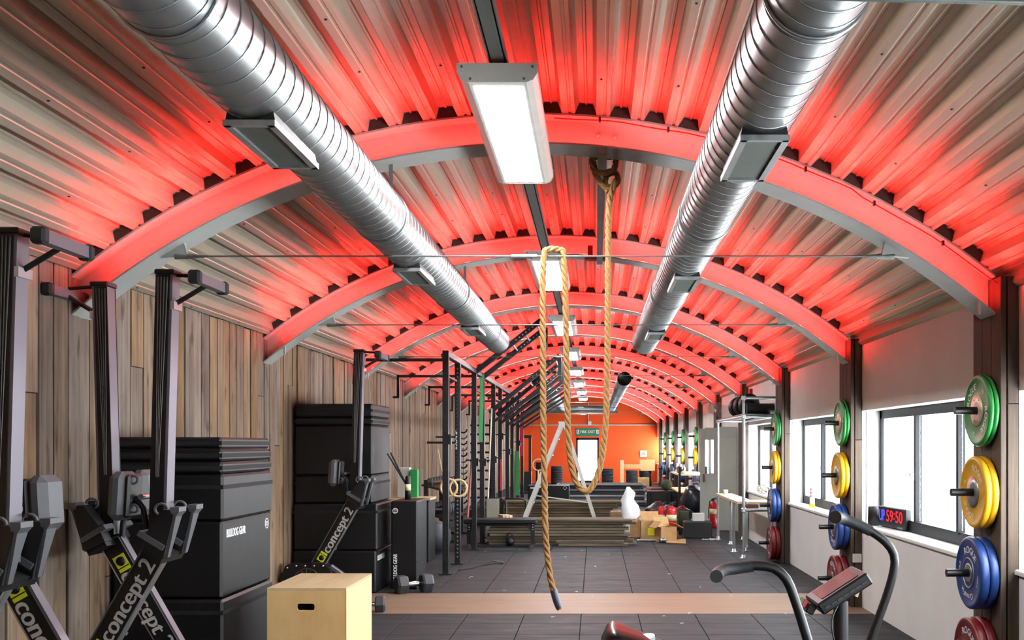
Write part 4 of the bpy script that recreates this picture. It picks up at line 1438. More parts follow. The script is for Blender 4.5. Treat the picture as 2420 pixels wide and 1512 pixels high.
def band(name, x, y, z0, z1, w, material, label, droop=0.0):
    """closed flat latex loop hung over a bar"""
    m = MB(); pp = []
    n = 14
    for i in range(n + 1):
        t = i / n
        pp.append((x + w * 0.5 * math.sin(PI * t) * 0.35 + droop * t, y - 0.03, z1 - (z1 - z0) * t))
    for i in range(n + 1):
        t = 1 - i / n
        pp.append((x - w * 0.5 * math.sin(PI * t) * 0.35 + droop * t, y + 0.03, z1 - (z1 - z0) * t))
    vs = []; fs = []
    q = len(pp)
    for p in pp:
        for (sx, sy) in ((-w / 2, -0.004), (w / 2, -0.004), (w / 2, 0.004), (-w / 2, 0.004)):
            vs.append((p[0] + sx, p[1] + sy, p[2]))
    for i in range(q):
        j = (i + 1) % q
        for k in range(4):
            fs.append((i * 4 + k, i * 4 + (k + 1) % 4, j * 4 + (k + 1) % 4, j * 4 + k))
    m.add(vs, fs)
    return solo(m, name, material, label, 'band', 'resistance bands on the rig')


band('resistance_band', XU + 0.02, 15.9, 1.60, 2.66, 0.055, 'band_green', 'long green resistance band draped from the top of the rig', -0.02)
band('resistance_band', XU + 0.07, 22.4, 0.45, 1.42, 0.10, 'band_green', 'bright green resistance band looped low between rig uprights')
band('resistance_band', XU + 0.06, 23.9, 1.30, 2.10, 0.06, 'band_red', 'crimson resistance band hanging from the far rig upright')
band('resistance_band', XU + 0.13, 17.95, 0.75, 1.30, 0.035, 'band_red', 'short red band hanging low beside a middle rig upright')

# gymnastic rings with straps
for k, (px, py, rz) in enumerate(((1061, 1152, 0.15), (1083, 1153, -0.1))):
    p = W(px, py, 12.72)
    t = thing('gymnastic_ring', ('wooden gymnastic ring behind the nearest rig upright' if k == 0 else 'wooden gymnastic ring between the two nearest rig uprights'), 'gym ring', p, 'wooden gymnastic rings')
    m = MB(); m.torus(p, 0.105, 0.0145, (math.sin(rz), 1, 0), 32, 10); m.build('ring', 'ring_wood', t)
    m = MB(); m.box((p.x, p.y, (p.z + 0.11 + 2.38) / 2), (0.028, 0.004, 2.38 - p.z - 0.09)); m.build('strap', 'black_rubber', t)

# ================================================================== ALONG THE LEFT WALL
# green / white cartons on a low box behind
def carton(x, y, z, sx, sy, sz, material, label, cat='carton', group=None, name='carton', tape=True):
    t = thing(name, label, cat, (x, y, z), group)
    m = MB(); m.box((x, y, z + sz / 2), (sx, sy, sz), bev=0.003); m.build('carton_body', material, t)
    if tape:
        m = MB(); m.box((x, y, z + sz), (0.04, sy + 0.002, 0.002)); m.build('tape', 'cream_label', t)
    return t


p = W(985, 1175, 13.6)
t = thing('storage_crate', 'pale timber topped black crate behind the narrow foam box', 'crate', (p.x, 13.7, 0))
m = MB(); m.box((p.x - 0.07, 13.7, 0.41), (0.52, 0.5, 0.82), bev=0.01); m.build('crate_body', 'black_plastic', t)
m = MB(); m.box((p.x - 0.07, 13.7, 0.835), (0.55, 0.54, 0.03)); m.build('crate_top', 'shelf_wood', t)
for k in range(3):
    carton(p.x - 0.05, 13.70, 0.85 + 0.125 * k, 0.10, 0.14, 0.125, 'green_box', 'small green carton by the plank wall, %s of three stacked' % ('bottom', 'middle', 'top')[k], 'carton', 'green cartons', tape=False)
for k in range(2):
    carton(p.x - 0.20, 13.78, 0.85 + 0.20 * k, 0.16, 0.16, 0.20, 'white_box', '%s white carton left of the green cartons' % ('lower', 'upper')[k], 'carton', 'white cartons')
# black pump / sprayer with two rods standing on narrow box
p = W(966, 1184, 11.3)
t = thing('floor_pump', 'black hand pump with two long bars on the narrow foam box', 'pump', (p.x, 11.25, 0.95))
m = MB(); m.lathe([(0.0, 0.0), (0.035, 0.0), (0.032, 0.10), (0.030, 0.24), (0.022, 0.26), (0.0, 0.262)], (p.x, 11.25, 0.95), 'Z', 14); m.build('pump_body', 'black_plastic', t)
m = MB(); m.lathe([(0.0325, 0.10), (0.0335, 0.10), (0.0325, 0.17), (0.031, 0.17)], (p.x, 11.25, 0.95), 'Z', 14); m.build('label_band', 'cream_label', t)
for dx in (0.0, -0.035):
    m = MB(); m.cyl((p.x - 0.01, 11.25, 1.10), (p.x - 0.185 + dx, 11.22, 1.47 + dx * 0.3), 0.010, 8); m.build('bar', 'black_steel', t)

# dumbbell rack
dx0, dx1, dy0 = -2.75, -2.15, 16.4
t = thing('dumbbell_rack', 'black two tier dumbbell rack behind the rig uprights', 'rack', (-2.45, 16.6, 0))
for z in (0.42, 0.86):
    m = MB(); m.box((-2.50, 16.9, z), (0.50, 1.7, 0.03), ('Y', 0.25)); m.build('tray', 'black_steel', t)
for y in (16.1, 17.7):
    m = MB(); m.box((-2.68, y, 0.5), (0.06, 0.06, 1.0)); m.build('leg', 'black_steel', t)
    m = MB(); m.box((-2.32, y, 0.4), (0.05, 0.05, 0.8)); m.build('leg', 'black_steel', t)
    m = MB(); m.box((-2.5, y, 0.025), (0.55, 0.06, 0.05)); m.build('foot', 'black_steel', t)
n = 0
for z in (0.46, 0.90):
    for k in range(6):
        n += 1
        hex_dumbbell((-2.50, 16.2 + 0.27 * k, z - 0.005), 0.0, 0.075 if z > 0.6 else 0.085, 0.34, 'black hex dumbbell on the %s tier of the rack, %s from the near end' % ('upper' if z > 0.6 else 'lower', ORD[k]), 'hex dumbbells on the rack')
# gym ball tucked behind the narrow box
m = MB(); m.sphere((-2.30, 14.6, 0.24), 0.235, 24, 14); solo(m, 'exercise_ball', 'rubber_light', 'dark grey exercise ball half hidden behind the narrow foam box', 'ball')
# white / green spray bottles heap near ball
t = thing('spray_bottle', 'white and green spray bottle on the floor beside the exercise ball', 'bottle', (-2.02, 14.9, 0))
m = MB(); m.lathe([(0, 0), (0.045, 0), (0.045, 0.15), (0.018, 0.2), (0.018, 0.24), (0, 0.24)], (-2.02, 14.9, 0), 'Z', 14); m.build('bottle_body', 'white_box', t)
m = MB(); m.box((-2.03, 14.9, 0.27), (0.08, 0.03, 0.05), bev=0.006); m.build('trigger_head', 'green_box', t)

# barbell hook rack on the wall
t = thing('wall_hook_rack', 'tall narrow black rack of hooks with chrome collars on plank wall', 'rack', (-2.55, 19.4, 0.4))
m = MB(); m.box((-2.60, 19.4, 1.0), (0.05, 0.08, 1.7)); m.build('rack_post', 'black_steel', t)
for k in range(14):
    z = 0.35 + 0.112 * k
    m = MB(); m.tube([(-2.58, 19.37, z), (-2.50, 19.37, z - 0.02), (-2.45, 19.37, z + 0.01), (-2.44, 19.37, z + 0.05)], 0.016, 8); m.build('hook', 'black_steel' if k % 2 else 'chrome', t)
m = MB(); m.box((-2.9, 19.4, 1.6), (0.62, 0.03, 0.04)); m.build('wall_bracket', 'black_steel', t)
m = MB(); m.box((-2.9, 19.4, 0.4), (0.62, 0.03, 0.04)); m.build('wall_bracket', 'black_steel', t)
t = thing('wall_peg_rack', 'black barbell peg rack on the plank wall between rig uprights', 'rack', (-2.3, 21.4, 0.4))
for x in (-2.58, -2.20):
    m = MB(); m.box((x, 21.4, 1.15), (0.05, 0.05, 1.9)); m.build('rack_post', 'black_steel', t)
for k in range(9):
    m = MB(); m.cyl((-2.62, 21.37, 0.45 + 0.19 * k), (-2.16, 21.37, 0.45 + 0.19 * k), 0.022, 8); m.build('peg', 'black_steel', t)
m = MB(); m.box((-2.39, 21.4, 0.10), (0.46, 0.4, 0.2)); m.build('foot_plate', 'black_steel', t)
# leaning poles
m = MB(); m.tube([W(1104, 1232, 15.6), W(1122, 1000, 15.75)], 0.017, 10); solo(m, 'training_pole', 'pole_red', 'faded red pole leaning against the rig', 'pole')
m = MB(); m.tube([W(1152, 1215, 17.3), W(1162, 965, 17.45)], 0.014, 10); solo(m, 'training_pole', 'pole_white', 'white plastic pole leaning against the rig', 'pole')
m = MB(); m.tube([W(1035, 1062, 15.9), W(1052, 1150, 15.7)], 0.008, 8); solo(m, 'wooden_dowel', 'ring_wood', 'thin wooden dowel leaning behind the gymnastic rings', 'dowel')

# ================================================================== MIDDLE OF THE HALL
# flat bench
t = thing('flat_bench', 'low black flat weight bench beside the climbing rope', 'bench', (-1.38, 15.15, 0))
bx0, bx1, by = -1.98, -0.875, 15.42
m = MB(); m.box(((bx0 + bx1) / 2, by, 0.405), (bx1 - bx0, 0.29, 0.075), bev=0.015); m.build('pad', 'black_plastic', t)
m = MB(); m.box(((bx0 + bx1) / 2, by, 0.35), (bx1 - bx0 - 0.1, 0.06, 0.05)); m.build('spine', 'black_steel', t)
for x, sg in ((bx0 + 0.07, 1), (bx1 - 0.07, -1)):
    m = MB(); m.box((x, by, 0.20), (0.06, 0.06, 0.33)); lg = m.build('leg', 'black_steel', t)
    m = MB(); m.prism([(x, 0.36), (x + sg * 0.13, 0.36), (x, 0.22)], by - 0.034, by + 0.034, 'XZ'); m.build('gusset', 'black_steel', lg)
    for k in range(3):
        m = MB(); m.lathe([(0, 0.006), (0.009, 0.004), (0.011, 0)], (x, by - 0.032, 0.345 - 0.035 * k), '-Y', 8); m.build('bolt', 'chrome', lg)
    m = MB(); m.box((x, by, 0.03), (0.06, 0.42, 0.05), bev=0.006); ft = m.build('foot_bar', 'black_steel', t)
    for sy in (-1, 1):
        m = MB(); m.box((x, by + sy * 0.20, 0.022), (0.075, 0.045, 0.044)); m.build('rubber_foot', 'rubber_light', ft)

# kettlebell
p = W(1202, 1292, 15.45)
t = thing('kettlebell', 'black kettlebell on the floor under the flat bench', 'kettlebell', (p.x, 15.70, 0))
c = (p.x, 15.70, 0.066)
m = MB(); m.lathe([(0.0, 0.0), (0.038, 0.0), (0.058, 0.025), (0.066, 0.06), (0.058, 0.10), (0.036, 0.122), (0.0, 0.126)], (c[0], c[1], 0), 'Z', 20); m.build('bell', 'black_steel', t)
m = MB(); m.tube([(c[0] - 0.035, c[1], 0.105), (c[0] - 0.045, c[1], 0.15), (c[0] - 0.03, c[1], 0.185), (c[0], c[1], 0.193), (c[0] + 0.03, c[1], 0.185), (c[0] + 0.045, c[1], 0.15), (c[0] + 0.035, c[1], 0.105)], 0.0125, 8); m.build('handle', 'black_steel', t)

# strap lying on the floor
m = MB(); pp = []
q0 = [W(1082, 1346, 12.6), W(1110, 1342, 12.75), W(1140, 1334, 13.1), W(1165, 1330, 13.3), W(1190, 1330, 13.3)]
vs = []; fs = []
for i, p in enumerate(q0):
    w_ = 0.05 if i not in (0, 4) else 0.04
    zz = 0.01 + (0.03 if i in (3,) else 0)
    for (dy, dz) in ((-w_, 0), (w_, 0), (w_, 0.012), (-w_, 0.012)):
        vs.append((p.x, p.y + dy, zz + dz - 0.006))
for i in range(4):
    for k in range(4):
        fs.append((i * 4 + k, i * 4 + (k + 1) % 4, i * 4 + 4 + (k + 1) % 4, i * 4 + 4 + k))
fs += [(0, 1, 2, 3), (16, 17, 18, 19)]
m.add(vs, fs); solo(m, 'floor_strap', 'black_rubber', 'black strap lying on the rubber floor by the rig', 'strap')

# plank piles
def board(x0, x1, y, z, w, th, label, group, rot=0.0):
    t = thing('timber_board', label, 'board', ((x0 + x1) / 2, y, z), group)
    R = ('Z', rot)
    m = MB(); m.box(((x0 + x1) / 2, y, z + th / 2), (x1 - x0, w, th - 0.009), R); m.build('board_body', 'pile_wood', t)
    m = MB(); m.box((x1 + 0.001 if rot == 0 else x1, y + (x1 - x0) / 2 * math.sin(rot), z + th / 2), (0.004, w - 0.004, th - 0.008), R); m.build('end_grain', 'pile_end', t)
    return t


rr = random.Random(11)
G = 'reclaimed boards in the front pile'
z = 0.0
ends = [0.64, 0.60, 0.50, 0.55, 0.47, 0.52, 0.42, 0.66, 0.56]
for k in range(9):
    th = 0.045 if k not in (8,) else 0.04
    board(-1.66 + rr.uniform(-.04, .06), ends[k] + rr.uniform(-.02, .02), 15.93 + rr.uniform(-.02, .02), z, 0.24, th, 'brown reclaimed board in the front pile, %s layer from the floor' % ORD[k], G)
    board(-1.66 + rr.uniform(-.04, .06), ends[k] - 0.12 + rr.uniform(-.1, .03), 16.2 + rr.uniform(-.02, .02), z, 0.24, th, 'brown reclaimed board behind the front pile face, %s layer up' % ORD[k], G)
    z += th
board(-0.56, 0.50, 15.66, 0.0, 0.15, 0.045, 'loose short board on the floor before the front pile', G)
board(-0.60, 0.44, 15.68, 0.045, 0.13, 0.042, 'loose short board lying on another before the front pile', G)
z = 0.0
G = 'reclaimed boards in the rear pile'
for k in range(10):
    th = 0.048
    board(-2.3 + rr.uniform(-.08, .1), 0.42 + rr.uniform(-.15, .15), 19.6 + rr.uniform(-.03, .03), z, 0.26, th, 'dark reclaimed board in the rear pile, %s layer from the floor' % ORD[k], G)
    board(-2.2 + rr.uniform(-.1, .1), 0.40 + rr.uniform(-.15, .15), 19.9 + rr.uniform(-.03, .03), z, 0.26, th, 'dark reclaimed board at the back of rear pile, %s layer' % ORD[k], G)
    z += th

# step ladder standing as an A
t = thing('step_ladder', 'pale metal step ladder standing open behind the ropes', 'ladder', (-0.6, 18.0, 0))
ap = W(1331, 1000, 17.9)
lf = Vector((-1.335, 17.9, 0.0)); rf = Vector((0.07, 17.9, 0.0))
for sy in (0, 0.42):
    for foot, w_ in ((lf, 0.075), (rf, 0.055)):
        a_ = Vector((ap.x + (0.02 if foot is rf else -0.02), 17.8 + sy, ap.z)); b_ = Vector((foot.x, 17.75 + sy * 1.25, 0.015))
        m = MB(); bar_between(m, b_, a_, 0.028, w_); m.build('stile', 'ladder', t)
for k in range(6):
    f_ = 0.13 + 0.145 * k
    p = lf.lerp(Vector((ap.x, 17.9, ap.z)), f_)
    m = MB(); m.box((p.x, 18.02, p.z), (0.085, 0.44 - 0.02 * k, 0.022)); m.build('step', 'ladder', t)
m = MB(); m.box((ap.x, 18.02, ap.z + 0.01), (0.16, 0.5, 0.035)); m.build('top_cap', 'ladder', t)
m = MB(); bar_between(m, (-1.03, 17.77, 0.67), (-0.12, 17.77, 0.55), 0.012, 0.02); m.build('spreader', 'ladder', t)

# black tube hurdles and a grey board behind the bench
for k, (pa, pb, d) in enumerate(((1152, 1196, 17.1), (1188, 1243, 18.6))):
    a_ = W(pa, 1178, d); b_ = W(pb, 1178, d)
    m = MB(); m.tube([(a_.x, d, 0.02), (a_.x, d, a_.z - 0.06), (a_.x + 0.06, d, a_.z), (b_.x - 0.06, d, a_.z), (b_.x, d, a_.z - 0.06), (b_.x, d, 0.02)], 0.018, 8)
    t = thing('tube_hurdle', '%s black bent tube hurdle behind the flat bench' % ('left' if k == 0 else 'right'), 'hurdle', ((a_.x + b_.x) / 2, d, 0), 'tube hurdles')
    m.build('hoop', 'black_steel', t)
    for x in (a_.x, b_.x):
        m = MB(); m.box((x, d, 0.015), (0.05, 0.5, 0.03)); m.build('foot', 'black_steel', t)
a_ = W(1150, 1190, 16.55)
m = MB(); m.box((a_.x + 0.10, 16.55, 0.36), (0.205, 0.03, 0.64), ('X', -0.12), bev=0.003); solo(m, 'grey_panel', 'grey_board', 'small grey board leaning upright behind the bench', 'board')
for k in range(3):
    p = W(1184 + 8 * k, 1222, 16.0)
    m = MB(); m.box((p.x, 16.15, z * 0 + 0.425), (0.045, 0.3, 0.04), ('Z', 0.35)); solo(m, 'timber_offcut', 'shelf_wood', 'pale timber offcut on the front board pile, %s of three' % ORD[k], 'offcut', 'pale timber offcuts')

# ---------------------------------------------------------------- stacked mats / sheets behind the piles
t = thing('sheet_stack', 'stack of long grey sheets behind the board piles', 'sheet stack', (0.0, 27.0, 0))
zz = 0.0
for k in range(7):
    h = 0.075
    m = MB(); m.box((0.15 + 0.03 * (k % 2), 27.0 + 0.02 * k, zz + h / 2), (2.35 - 0.05 * (k % 3), 2.0, h - 0.018)); m.build('sheet', 'sheet_grey' if k % 2 else 'rubber_light', t)
    m = MB(); m.box((0.15, 27.0, zz + h - 0.009), (2.2, 1.9, 0.018)); m.build('spacer', 'vinyl_dark', t)
    zz += h
a_ = W(1247, 1180, 24.5); b_ = W(1345, 1147, 24.5)
t = thing('plyo_box', 'long black foam box with white label behind the ladder', 'plyo box', ((a_.x + b_.x) / 2, 24.8, 0))
m = MB(); m.box(((a_.x + b_.x) / 2, 24.85, b_.z / 2), (b_.x - a_.x, 0.7, b_.z), bev=0.012); m.build('cover', 'vinyl', t)
m = MB(); put_text(m, 'BULLDOG', (a_.x + 0.17, 24.498, b_.z - 0.06), (1, 0, 0), (0, 0, 1), 0.045, width=0.2, bold=0.003); m.build('lettering', 'white_ink', t)
m = MB(); m.torus((b_.x - 0.10, 24.498, b_.z - 0.06), 0.035, 0.005, 'Y', 20, 6); m.build('number_ring', 'white_ink', t)

# plate stacks along the orange wall
def plate_tower(px, py_top, d, n, label, r=0.225, material='black_rubber'):
    """black bumper plates stacked flat, each its own plate"""
    x = (px - VX) * d / F
    zt_ = H - (py_top - VY) * d / F
    th = zt_ / n
    m = MB(); m.lathe([(0.03, 0.0), (r - 0.012, 0.0), (r, 0.01), (r, th - 0.012), (r - 0.012, th - 0.003), (0.03, th - 0.003)], (0, 0, 0), 'Z', 28)
    ob = m.build('stacked_plate', material); me_ = ob.data; bpy.data.objects.remove(ob)
    for k in range(n):
        o = bpy.data.objects.new('stacked_plate', me_); COL.objects.link(o)
        o.location = (x + rr.uniform(-.006, .006), d + rr.uniform(-.006, .006), th * k)
        props(o, 'black bumper plate in the %s, %s from the floor' % (label, ORD[k] if k < 12 else 'number %d' % (k + 1)), 'weight plate', 'black plates stacked by the orange wall')


plate_tower(1316, 1101, 38.5, 12, 'stack left of the bright exit door')
plate_tower(1436, 1107, 38.5, 12, 'stack right of the bright exit door')
plate_tower(1493, 1111, 38.5, 12, 'stack right of the upright pale board')
plate_tower(1525, 1112, 38.9, 12, 'stack under the big cardboard box', 0.24)
plate_tower(1279, 1092, 39.0, 12, 'stack left of the step ladder', 0.21)
t = thing('wooden_stick', 'pale upright board against the orange wall', 'board', W(1470, 1150, 37.8))
a_ = W(1470, 1087, 37.8)
m = MB(); m.box((a_.x, 37.8, a_.z / 2), (0.13, 0.06, a_.z)); m.build('board_body', 'shelf_wood', t)
a_ = W(1500, 1100, 38.6)
carton(a_.x - 0.13, 38.5, H - (1107 - VY) * 38.5 / F + 0.0, 0.75, 0.3, 0.16, 'cardboard', 'long flat cardboard box lying on the far plate stacks', 'cardboard box')
carton((1530 - VX) * 38.7 / F, 38.9, H - (1112 - VY) * 38.9 / F, 0.56, 0.5, 0.42, 'cardboard', 'large brown cardboard box on the far plate stack', 'cardboard box')
a_ = W(1521, 1144, 36.5)
carton(a_.x, 36.6, 0.0, 0.40, 0.4, 0.38, 'cardboard', 'small cardboard box on the floor before the far plates', 'cardboard box')
a_ = W(1521, 1072, 41.9)
t = thing('wall_notice', 'small white framed notice low on the orange wall', 'notice', a_)
m = MB(); m.box((a_.x, 41.97, a_.z), (0.28, 0.03, 0.26)); m.build('notice_frame', 'white_ink', t)
m = MB(); m.box((a_.x, 41.953, a_.z), (0.18, 0.004, 0.15)); m.build('notice_print', 'hub_grey', t)
# dark lockers at the end of the rig
a_ = W(1244, 1028, 33.0)
t = thing('cable_machine', 'tall black cable machine tower by the orange wall', 'gym machine', (a_.x - 0.05, 33.0, 0))
for dx in (-0.14, 0.12):
    m = MB(); m.box((a_.x + dx, 33.0, a_.z / 2), (0.09, 0.12, a_.z)); m.build('tower_post', 'black_steel', t)
m = MB(); m.box((a_.x, 33.0, a_.z - 0.05), (0.36, 0.2, 0.1)); m.build('tower_head', 'black_steel', t)
m = MB(); m.box((a_.x, 33.0, 0.35), (0.34, 0.3, 0.7)); m.build('weight_stack', 'black_plastic', t)
m = MB(); m.box((a_.x, 33.0, 0.03), (0.6, 0.9, 0.06)); m.build('base', 'black_steel', t)
a_ = W(1272, 1098, 36.0)
m = MB(); m.torus((a_.x, 36.0, a_.z), 0.20, 0.022, 'Y', 28, 8); m.cyl((a_.x, 36.0, 0.0), (a_.x, 36.0, a_.z - 0.19), 0.03, 8); m.lathe([(0, 0), (0.2, 0), (0.2, 0.03), (0, 0.03)], (a_.x, 36.0, 0), 'Z', 20)
solo(m, 'hoop_stand', 'ring_wood', 'pale hoop on a stand against the orange wall', 'hoop')

# ---------------------------------------------------------------- clutter right of the boards
def open_box(px, d, w, dep, h, label, label_patch=None, flaps=True, rz=0.0, lying=False):
    x = (px - VX) * d / F
    t = thing('cardboard_box', label, 'cardboard box', (x, d, 0), 'open cardboard boxes')
    th = 0.008
    for (cx, cy, sx, sy, nm) in ((0, -dep / 2, w, th, 'box_front'), (0, dep / 2, w, th, 'box_back'), (-w / 2, 0, th, dep, 'box_side'), (w / 2, 0, th, dep, 'box_side')):
        m = MB(); m.box((x + cx, d + cy, h / 2), (sx + th, sy, h)); m.build(nm, 'cardboard', t)
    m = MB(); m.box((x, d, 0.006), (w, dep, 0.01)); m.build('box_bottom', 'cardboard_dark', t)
    if flaps:
        m = MB(); m.box((x, d + dep / 2 + 0.05, h + 0.07), (w, th, 0.18), ('X', -0.6)); m.build('flap', 'cardboard', t)
        m = MB(); m.box((x + w / 2 + 0.06, d, h + 0.02), (0.15, dep, th), ('Y', 0.5)); m.build('flap', 'cardboard', t)
        m = MB(); m.box((x - w / 2 - 0.05, d, h + 0.04), (0.14, dep, th), ('Y', -0.8)); m.build('flap', 'cardboard', t)
    if label_patch:
        m = MB(); m.box((x + label_patch[0], d - dep / 2 - 0.006, label_patch[1]), (0.13, 0.004, 0.12)); m.build('label', 'yellow_label', t)
    t.rotation_euler = (0, 0, rz)
    return t


open_box(1536, 16.75, 0.30, 0.32, 0.30, 'open cardboard box with a yellow label beside the board pile', (0.02, 0.14))
open_box(1500, 17.25, 0.14, 0.30, 0.31, 'narrow cardboard box squeezed between boards and labelled box', None, False)
open_box(1573, 16.35, 0.26, 0.26, 0.24, 'open cardboard box in front of the fire extinguishers', None, True, 0.35)
a_ = W(1602, 1277, 16.3)
m = MB(); m.add([(a_.x - 0.25, 16.15, 0.004), (a_.x + 0.10, 15.95, 0.004), (a_.x + 0.14, 16.5, 0.03), (a_.x - 0.1, 16.55, 0.004), (a_.x - 0.25, 16.15, 0.010), (a_.x + 0.10, 15.95, 0.010), (a_.x + 0.14, 16.5, 0.036), (a_.x - 0.1, 16.55, 0.010)],
               [(0, 1, 2, 3), (4, 7, 6, 5), (0, 4, 5, 1), (1, 5, 6, 2), (2, 6, 7, 3), (3, 7, 4, 0)])
solo(m, 'cardboard_sheet', 'cardboard', 'torn flat cardboard sheet on the floor by the boxes', 'cardboard')
m = MB(); a_ = W(1505, 1275, 16.4); b_ = W(1555, 1274, 16.4); m.cyl((a_.x, 16.4, 0.018), (b_.x, 16.4, 0.018), 0.016, 10); solo(m, 'metal_tube', 'galv_tube', 'short silver tube on the floor before the boxes', 'tube')
a_ = W(1565, 1268, 16.2)
m = MB(); m.lathe([(0, -0.05), (0.04, -0.05), (0.04, -0.02), (0.028, -0.015), (0.028, 0.015), (0.04, 0.02), (0.04, 0.05), (0, 0.05)], (a_.x, 16.12, 0.041), (1, 0.4, 0), 14); solo(m, 'tape_reel', 'hub_grey', 'small grey reel on the floor before the open box', 'reel')

# white plastic sheet standing crumpled
import random as _r
q = _r.Random(5)
a_ = W(1476, 1225, 17.3)
m = MB(); vs = []; fs = []
n_u, n_v = 10, 9
for j in range(n_v):
    f_ = j / (n_v - 1)
    z = 0.0 + 0.83 * f_
    xc = a_.x + 0.24 - 0.17 * f_ - (0.06 if 0.3 < f_ < 0.8 else 0)
    wd = (0.22 - 0.13 * f_) if f_ < 0.95 else 0.03
    for i in range(n_u):
        an = 2 * PI * i / n_u
        k_ = 1 + q.uniform(-0.22, 0.22)
        vs.append((xc + wd * math.cos(an) * k_, 17.3 + wd * 0.7 * math.sin(an) * k_, z + q.uniform(-.02, .02) * (j > 0)))
for j in range(n_v - 1):
    for i in range(n_u):
        i2 = (i + 1) % n_u
        fs.append((j * n_u + i, j * n_u + i2, (j + 1) * n_u + i2, (j + 1) * n_u + i))
fs.append([(n_v - 1) * n_u + i for i in range(n_u)])
m.add(vs, fs, True); solo(m, 'plastic_sheet', 'white_sheet', 'crumpled white plastic sheet standing by the board pile', 'plastic sheet')
# wrapped parcel left of it
a_ = W(1462, 1224, 18.6)
t = carton(a_.x + 0.02, 18.6, 0.0, 0.34, 0.3, 0.34, 'cardboard', 'cardboard parcel wrapped in clear film behind the board pile', 'cardboard box')
m = MB(); m.box((a_.x + 0.02, 18.6, 0.18), (0.37, 0.33, 0.36), bev=0.03); m.build('clear_film', 'clear_wrap', t)

# fire extinguishers
def extinguisher(x, y, label, h=0.46, r=0.082):
    t = thing('fire_extinguisher', label, 'fire extinguisher', (x, y, 0), 'red fire extinguishers')
    m = MB(); m.lathe([(0, 0), (r * 0.9, 0.0), (r, 0.015), (r, h - 0.09), (r * 0.85, h - 0.04), (r * 0.4, h - 0.01), (0.022, h), (0, h)], (x, y, 0), 'Z', 20); m.build('cylinder', 'extinguisher', t)
    m = MB(); m.lathe([(r + 0.001, h * 0.52), (r + 0.0015, h * 0.52), (r + 0.0015, h * 0.72), (r + 0.001, h * 0.72)], (x, y, 0), 'Z', 20); m.build('label_band', 'cream_label', t)
    m = MB(); m.cyl((x, y, h), (x, y, h + 0.04), 0.02, 10); m.box((x + 0.02, y, h + 0.05), (0.12, 0.022, 0.018), ('Y', -0.25)); m.box((x + 0.02, y, h + 0.025), (0.10, 0.02, 0.012)); m.build('valve_handle', 'black_steel', t)
    m = MB(); m.tube([(x - 0.02, y, h + 0.02), (x - 0.07, y - 0.02, h), (x - r - 0.02, y - 0.02, h * 0.7), (x - r - 0.018, y - 0.02, h * 0.35)], 0.010, 8); m.build('hose', 'black_rubber', t)
    return t


extinguisher((1564 - VX) * 17.3 / F, 17.3, 'red fire extinguisher behind the cardboard boxes, left of the pair', 0.52, 0.085)
extinguisher((1587 - VX) * 17.15 / F, 17.15, 'red fire extinguisher behind the cardboard boxes, right of the pair', 0.53, 0.085)
extinguisher((1686 - VX) * 19.1 / F, 19.1, 'red fire extinguisher standing by the open side door', 0.50, 0.07)

# black crate with odds and ends
a_ = W(1648, 1270, 17.05)
t = thing('floor_crate', 'low black crate on the floor left of the side door', 'crate', (a_.x, 17.05, 0))
m = MB(); m.box((a_.x, 17.05, 0.15), (0.46, 0.36, 0.26), bev=0.015); m.build('crate_body', 'black_rubber', t)
m = MB(); m.box((a_.x, 17.05, 0.02), (0.50, 0.40, 0.035)); m.build('crate_base', 'black_plastic', t)
carton(a_.x + 0.02, 17.08, 0.28, 0.19, 0.15, 0.13, 'white_box', 'small white carton on the low black crate', 'carton')
t = thing('storage_bucket', 'olive bucket standing behind the low black crate', 'bucket', ((1615 - VX) * 17.6 / F, 17.6, 0))
m = MB(); m.lathe([(0, 0), (0.085, 0), (0.095, 0.40), (0.10, 0.41), (0.085, 0.41), (0.08, 0.1), (0, 0.1)], ((1615 - VX) * 17.6 / F, 17.6, 0.0), 'Z', 18); m.build('bucket_body', 'olive', t)

# dark kit bags and balls on the floor behind
def lump(px, d, r, sc, material, label, cat, zoff=0.0, seed=1):
    x = (px - VX) * d / F
    m = MB(); q = _r.Random(seed); m.sphere((0, 0, 0), 1.0, 14, 9)
    ph = [q.uniform(0, 6) for _ in range(6)]
    vs = []
    for v in m.v:
        k_ = 1 + 0.10 * math.sin(v.x * 4 + ph[0]) * math.sin(v.y * 5 + ph[1]) + 0.07 * math.sin(v.z * 6 + ph[2] + v.x * 3)
        vs.append(Vector((x + v.x * r * sc[0] * k_, d + v.y * r * sc[1] * k_, zoff + r * sc[2] * 0.97 + max(-r * sc[2] * 0.95, v.z * r * sc[2] * k_))))
    m.v = vs
    return m, x


